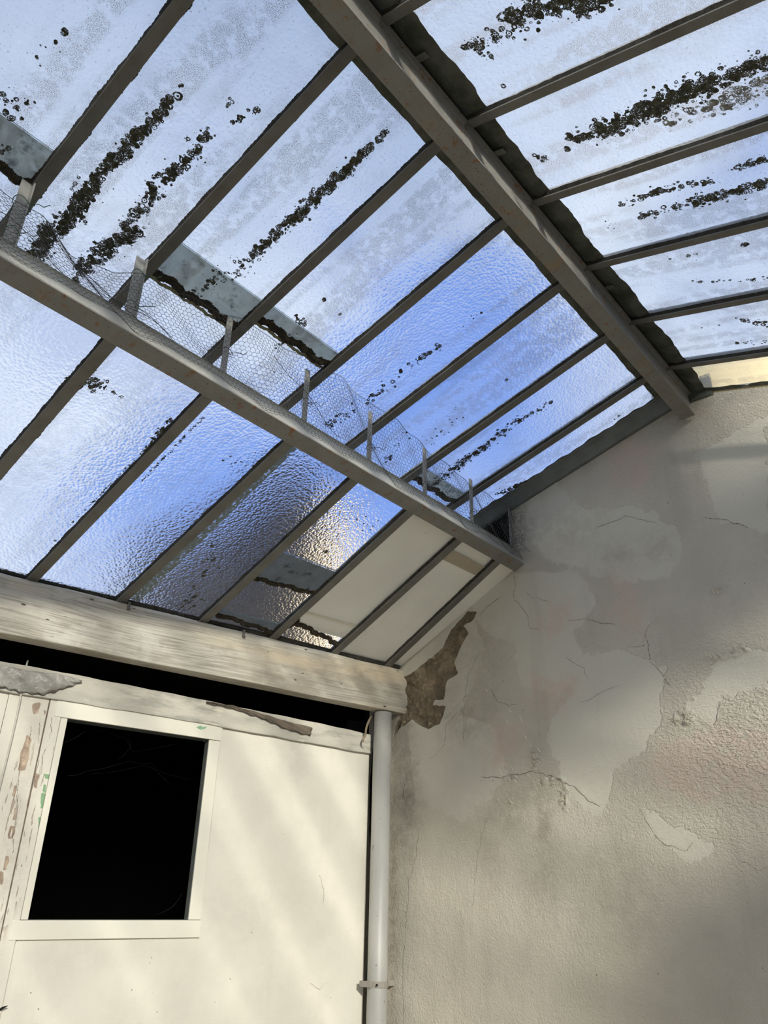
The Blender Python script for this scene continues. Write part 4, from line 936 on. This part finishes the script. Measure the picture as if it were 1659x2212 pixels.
# ================================================================== DOWNPIPE
px_, py_ = 2.660, 2.262
pipe = empty('downpipe', (px_, py_, -1.5)); tag(pipe, 'pale grey painted downpipe in the corner, running down from the timber beam', 'pipe')
mb = MB(); mb.tube([(px_, py_, -1.6), (px_-.002, py_, -.5), (px_, py_, .735)], .0395, 28); a = mb.build('pipe', M['pipe'], smooth=True)
mb = MB(); zb = -.30
for rr, z0, z1 in ((.0425, zb-.0105, zb+.0105),):
    n = 28; vs = []
    for z in (z0, z1):
        for r_ in (rr, .0392): vs += [(px_+r_*math.cos(2*math.pi*k/n), py_+r_*math.sin(2*math.pi*k/n), z) for k in range(n)]
    fs = []
    for k in range(n):
        k2 = (k+1) % n; fs += [(k, k2, 2*n+k2, 2*n+k), (n+k, 3*n+k, 3*n+k2, n+k2), (k, n+k, n+k2, k2), (2*n+k, 2*n+k2, 3*n+k2, 3*n+k)]
    mb.add(vs, fs)
mb.box(px_+.036, px_+.088, py_-.014, py_-.008, zb-.010, zb+.010); mb.box(px_-.050, px_-.036, py_-.006, py_+.05, zb-.010, zb+.010)
b = mb.build('bracket', simple('bracket_paint', (.34, .31, .27), (.28, .255, .22), 20.0, .6), bevel=.001)
mb = MB(); mb.tube([(px_-.034, py_-.026, zb), (px_-.041, py_-.031, zb)], .004, 8); c = mb.build('screw', M['dark'])
under(pipe, a, b, c)
# ================================================================== SMALL THINGS ON THE WHITE WALL
# cable
mb = MB(); P0 = Wp((51, 1452), (40, 1520), (22, 1600), (2, 1680), (-10, 1730), (-30, 1850)); pts = [PW(P0[0][0]-.01, .70, -.02)]+[PW(u, v, .012) for u, v in P0]+[PW(P0[-1][0]+.08, -.7, .012), PW(P0[-1][0]+.08, -1.55, .012)]
mb.tube(pts, .0032, 8); o = mb.build('cable', M['cable'], smooth=True); tag(o, 'thin white cable hanging down the wall left of the window', 'cable')
# draped plastic sheet
def sheet(name, poly_lo, poly_hi, off, bulge, mt, seed, nu=46, nv=12, th=.0012):
    rs = random.Random(seed); mb = MB(); vs = []
    for i in range(nu+1):
        f = i/nu
        ul, vl = np.interp(f, np.linspace(0, 1, len(poly_lo)), [p[0] for p in poly_lo]), np.interp(f, np.linspace(0, 1, len(poly_lo)), [p[1] for p in poly_lo])
        uh, vh = np.interp(f, np.linspace(0, 1, len(poly_hi)), [p[0] for p in poly_hi]), np.interp(f, np.linspace(0, 1, len(poly_hi)), [p[1] for p in poly_hi])
        for j in range(nv+1):
            g = j/nv; b = off+bulge*math.sin(g*math.pi*.9+.2)*(.6+.4*math.sin(f*11+g*3))+.003*math.sin(f*37+g*11)
            vs.append(PW(ul+(uh-ul)*g, vl+(vh-vl)*g+(.003*math.sin(f*60) if j == 0 else 0), b))
    fs = [(i*(nv+1)+j, (i+1)*(nv+1)+j, (i+1)*(nv+1)+j+1, i*(nv+1)+j+1) for i in range(nu) for j in range(nv)]
    mb.add(vs, fs); o = mb.build(name, mt, smooth=True); so = o.modifiers.new('s', 'SOLIDIFY'); so.thickness = th; return o
o = sheet('plastic_sheet', Wp((-90,1475),(0,1486),(40,1497),(90,1502),(130,1490),(168,1477)), Wp((-90,1425),(0,1440),(60,1452),(120,1458),(150,1465),(172,1472)), .020, .016, M['plastic'], 1)
tag(o, 'crumpled grey plastic sheet hanging over the wall head at far left', 'sheet')
o = sheet('felt_flap', Wp((440,1520),(500,1532),(560,1553),(610,1575),(664,1591)), Wp((440,1517),(500,1527),(560,1543),(610,1559),(668,1573)), .022, .004, M['felt'], 2, th=.002)  # flat dark wedge, the flap's shadow put into shape and colour
tag(o, 'dark underside of a curled felt flap peeling off the fascia', 'flap')
# curled strip near the pipe
mb = MB(); pts = Wp((790,1548),(779,1562),(774,1580),(780,1590),(772,1600),(770,1606),(777,1609)); vs = []
for i, (u, v) in enumerate(pts):
    for s_ in (-1, 1): vs.append(PW(u+s_*.006, v+.001*s_, .045+.012*math.sin(i*1.3)))
fs = [(2*i, 2*i+1, 2*i+3, 2*i+2) for i in range(len(pts)-1)]; mb.add(vs, fs); o = mb.build('curled_strip', M['curl'], smooth=True); so = o.modifiers.new('s', 'SOLIDIFY'); so.thickness = .002; sb_ = o.modifiers.new('b', 'SUBSURF'); sb_.levels = 2; sb_.render_levels = 2
tag(o, 'curled brown strip dangling at the fascia end beside the downpipe', 'strip')
# little steel clips on the timber's top edge
for (px, py), lab in (((277, 1309), 'small dark metal clip on the timber beam edge, left one'), ((525, 1370), 'small dark metal clip on the timber beam edge, right one')):
    P = onp(px, py, np.array([GX, 2.216, 0]), nW); x = P[0]; mb = MB()
    mb.frame_box((x-.004, yT(x)-.004, TZ-.030), dW*.010, (0, .003, 0), (0, 0, .030)); mb.frame_box((x-.004, yT(x)-.004, TZ-.002), dW*.010, (0, .02, 0), (0, 0, .003)); mb.frame_box((x-.004, yT(x)-.012, TZ-.030), dW*.010, (0, .010, 0), (0, 0, .003))
    o = mb.build('metal_clip', M['bar']); tag(o, lab, 'clip', 'metal clips on the timber beam')
# cobwebs in the opening
mb = MB(); rs = random.Random(4)
def thread(pts, off=-.05):
    P = Wp(*pts); out = []
    for (a, b) in zip(P[:-1], P[1:]):
        for k in range(6): f = k/6; out.append(PW(a[0]+(b[0]-a[0])*f, a[1]+(b[1]-a[1])*f-.006*math.sin(f*math.pi), off))
    out.append(PW(P[-1][0], P[-1][1], off)); mb.tube(out, .00011, 3)
thread([(158,1672),(200,1662),(290,1640),(340,1645),(380,1690)]); thread([(150,1600),(200,1572),(240,1572),(285,1590),(300,1620),(440,1590)]); thread([(268,1637),(295,1610),(285,1560)]); thread([(62,1985),(85,1978),(110,1986)]); thread([(340,1978),(385,1960),(408,1930)]); thread([(210,1668),(330,1648),(430,1680)], -.07)
o = mb.build('cobweb', M['web']); tag(o, 'faint dusty cobweb threads across the black window opening', 'cobweb', kind='stuff')
# curled paint flakes on the gable
fk = [((1083, 1668), .022, .010), ((1155, 1632), .014, .012), ((1167, 1622), .016, .006), ((1103, 1535), .010, .008), ((1098, 1558), .012, .007), ((1128, 1552), .030, .004), ((1136, 1590), .022, .005), ((1053, 1490), .012, .005), ((1108, 1660), .010, .006), ((1212, 1708), .012, .006), ((1218, 1730), .010, .006), ((1505, 1545), .014, .008), ((1455, 1552), .010, .008), ((1480, 1540), .012, .010), ((1502, 1510), .012, .006)]
for (cx_, cy_, sx, sy, nn_) in ((1157,1640,9,26,16), (1190,1690,40,9,14), (1218,1722,6,20,9), (1105,1682,18,5,6), (1480,1552,22,14,16), (1560,1416,35,5,10), (1594,1404,12,4,6), (1548,1275,9,6,5), (1095,1722,14,10,5)):
    for _ in range(nn_): fk.append(((cx_+rnd.gauss(0, sx*.6), cy_+rnd.gauss(0, sy*.6)), rnd.uniform(.004, .013), rnd.uniform(.003, .007)))
for i, (q, ln, wd) in enumerate(fk):
    c = onp(q[0], q[1], np.array([GX, 0, 0]), np.array([1., 0, 0])); mb = MB(); vs = []
    for k in range(6):
        f = k/5; wv = wd*(1-.75*f)
        for s_ in (-.5, .5): vs.append((GX+.001-.013*f*f, c[1]+s_*wv+.2*ln*f, c[2]-ln*.5+ln*f))
    mb.add(vs, [(2*k, 2*k+1, 2*k+3, 2*k+2) for k in range(5)]); o = mb.build('paint_flake', M['cream_board'], wall_right, smooth=True); so = o.modifiers.new('s', 'SOLIDIFY'); so.thickness = .0008

# ================================================================== OUTSIDE
def hb(mb, x0, x1, y0, y1, z0, z1): mb.box(x0, x1, y0, y1, z0, z1)
house = empty('neighbouring_house', (7.2, 9, -1.6)); tag(house, 'blurred dark house with a cream wing seen through the lower glazing', 'house')
mb = MB(); mb.box(6.9, 7.72, 8.2, 12, -1.6, 6.0); a = mb.build('wall', M['brick_dark'])
mb = MB(); mb.add([(6.8, 8.1, 6.0), (7.74, 8.1, 6.0), (7.3, 8.1, 6.6), (6.8, 12.1, 6.0), (7.74, 12.1, 6.0), (7.3, 12.1, 6.6)], [(0, 1, 2), (3, 5, 4), (0, 3, 4, 1), (1, 4, 5, 2), (0, 2, 5, 3)]); b = mb.build('roof', M['roof_tile'])
mb = MB(); mb.box(7.74, 8.22, 8.0, 10, -1.6, 6.2); c = mb.build('wing', M['cream_house'])
under(house, a, b, c)
mb = MB(); A = []
for x in (GX+.004, GX+.30): A.append([(x, -1.95, zR(-1.95)-.3), (x, .735, zR(.735)-.05), (x, .735, zR(.735)+.165), (x, -1.95, zR(-1.95)+.165)])
mb.hexa(A[0], A[1]); o = mb.build('parapet', M['cream_sun']); tag(o, 'sunlit cream rendered parapet just above the right-hand glazing at the gable', 'parapet')
ob = empty('outbuilding', (1.8, -3.6, -1.6)); tag(ob, 'rendered outbuilding with a long open louvre gap, standing outside on the sunny side', 'outbuilding')
mb = MB(); mb.box(-.15, 4.5, -3.65, -3.5, -1.6, 2.12); a = mb.build('lower_wall', M['plaster_plain'])
mb = MB(); mb.box(-.72, .17, -3.65, -3.5, 2.80, 4.3); mb.box(.17, 4.5, -3.65, -3.5, 2.80, 3.30); b = mb.build('upper_wall', M['plaster_plain'])
mb = MB(); mb.box(4.35, 4.5, -3.64, -3.51, 2.12, 2.80); c = mb.build('pier', M['plaster_plain'])
under(ob, a, b, c)  # never in view; slot and steps shaped only to mask the sun
mb = MB(); P = Wp((-6,2188),(2,2177),(12,2171)); mb.tube([PW(P[0][0], P[0][1], -.01), PW(P[1][0], P[1][1], .012), PW(P[2][0], P[2][1], .020)], [.004, .0035, .001], 8); o = mb.build('nail', M['dark']); tag(o, 'dark nail sticking out of the white wall at the lower left', 'nail')
tree = empty('tree', (6.6, 7.6, -1.6)); tag(tree, 'dark brown leafless-looking tree crown blurred behind the lower glazing', 'tree')
mb = MB(); mb.tube([(6.6, 7.6, -1.6), (6.62, 7.6, 2.0), (6.58, 7.6, 4.9)], [.16, .12, .05], 10); a = mb.build('trunk', M['brick_dark'])
mb = MB(); rs = random.Random(9)
for _ in range(520):
    v = np.array([rs.gauss(0, 1), rs.gauss(0, 1), rs.gauss(0, 1)]); v = v/np.linalg.norm(v)*(rs.random()**.45)
    c = np.array([6.55, 7.6, 5.45])+v*np.array([.50, .6, .72]); q = np.array([rs.gauss(0, 1), rs.gauss(0, 1), rs.gauss(0, 1)]); q /= np.linalg.norm(q); w2 = np.cross(q, (.3, .5, .8)); w2 /= np.linalg.norm(w2)
    mb.add([c-q*.10, c+w2*.05, c+q*.10, c-w2*.05], [(0, 1, 2, 3)])
b = mb.build('foliage', M['brick_dark']); b['kind'] = 'stuff'; under(tree, a, b)
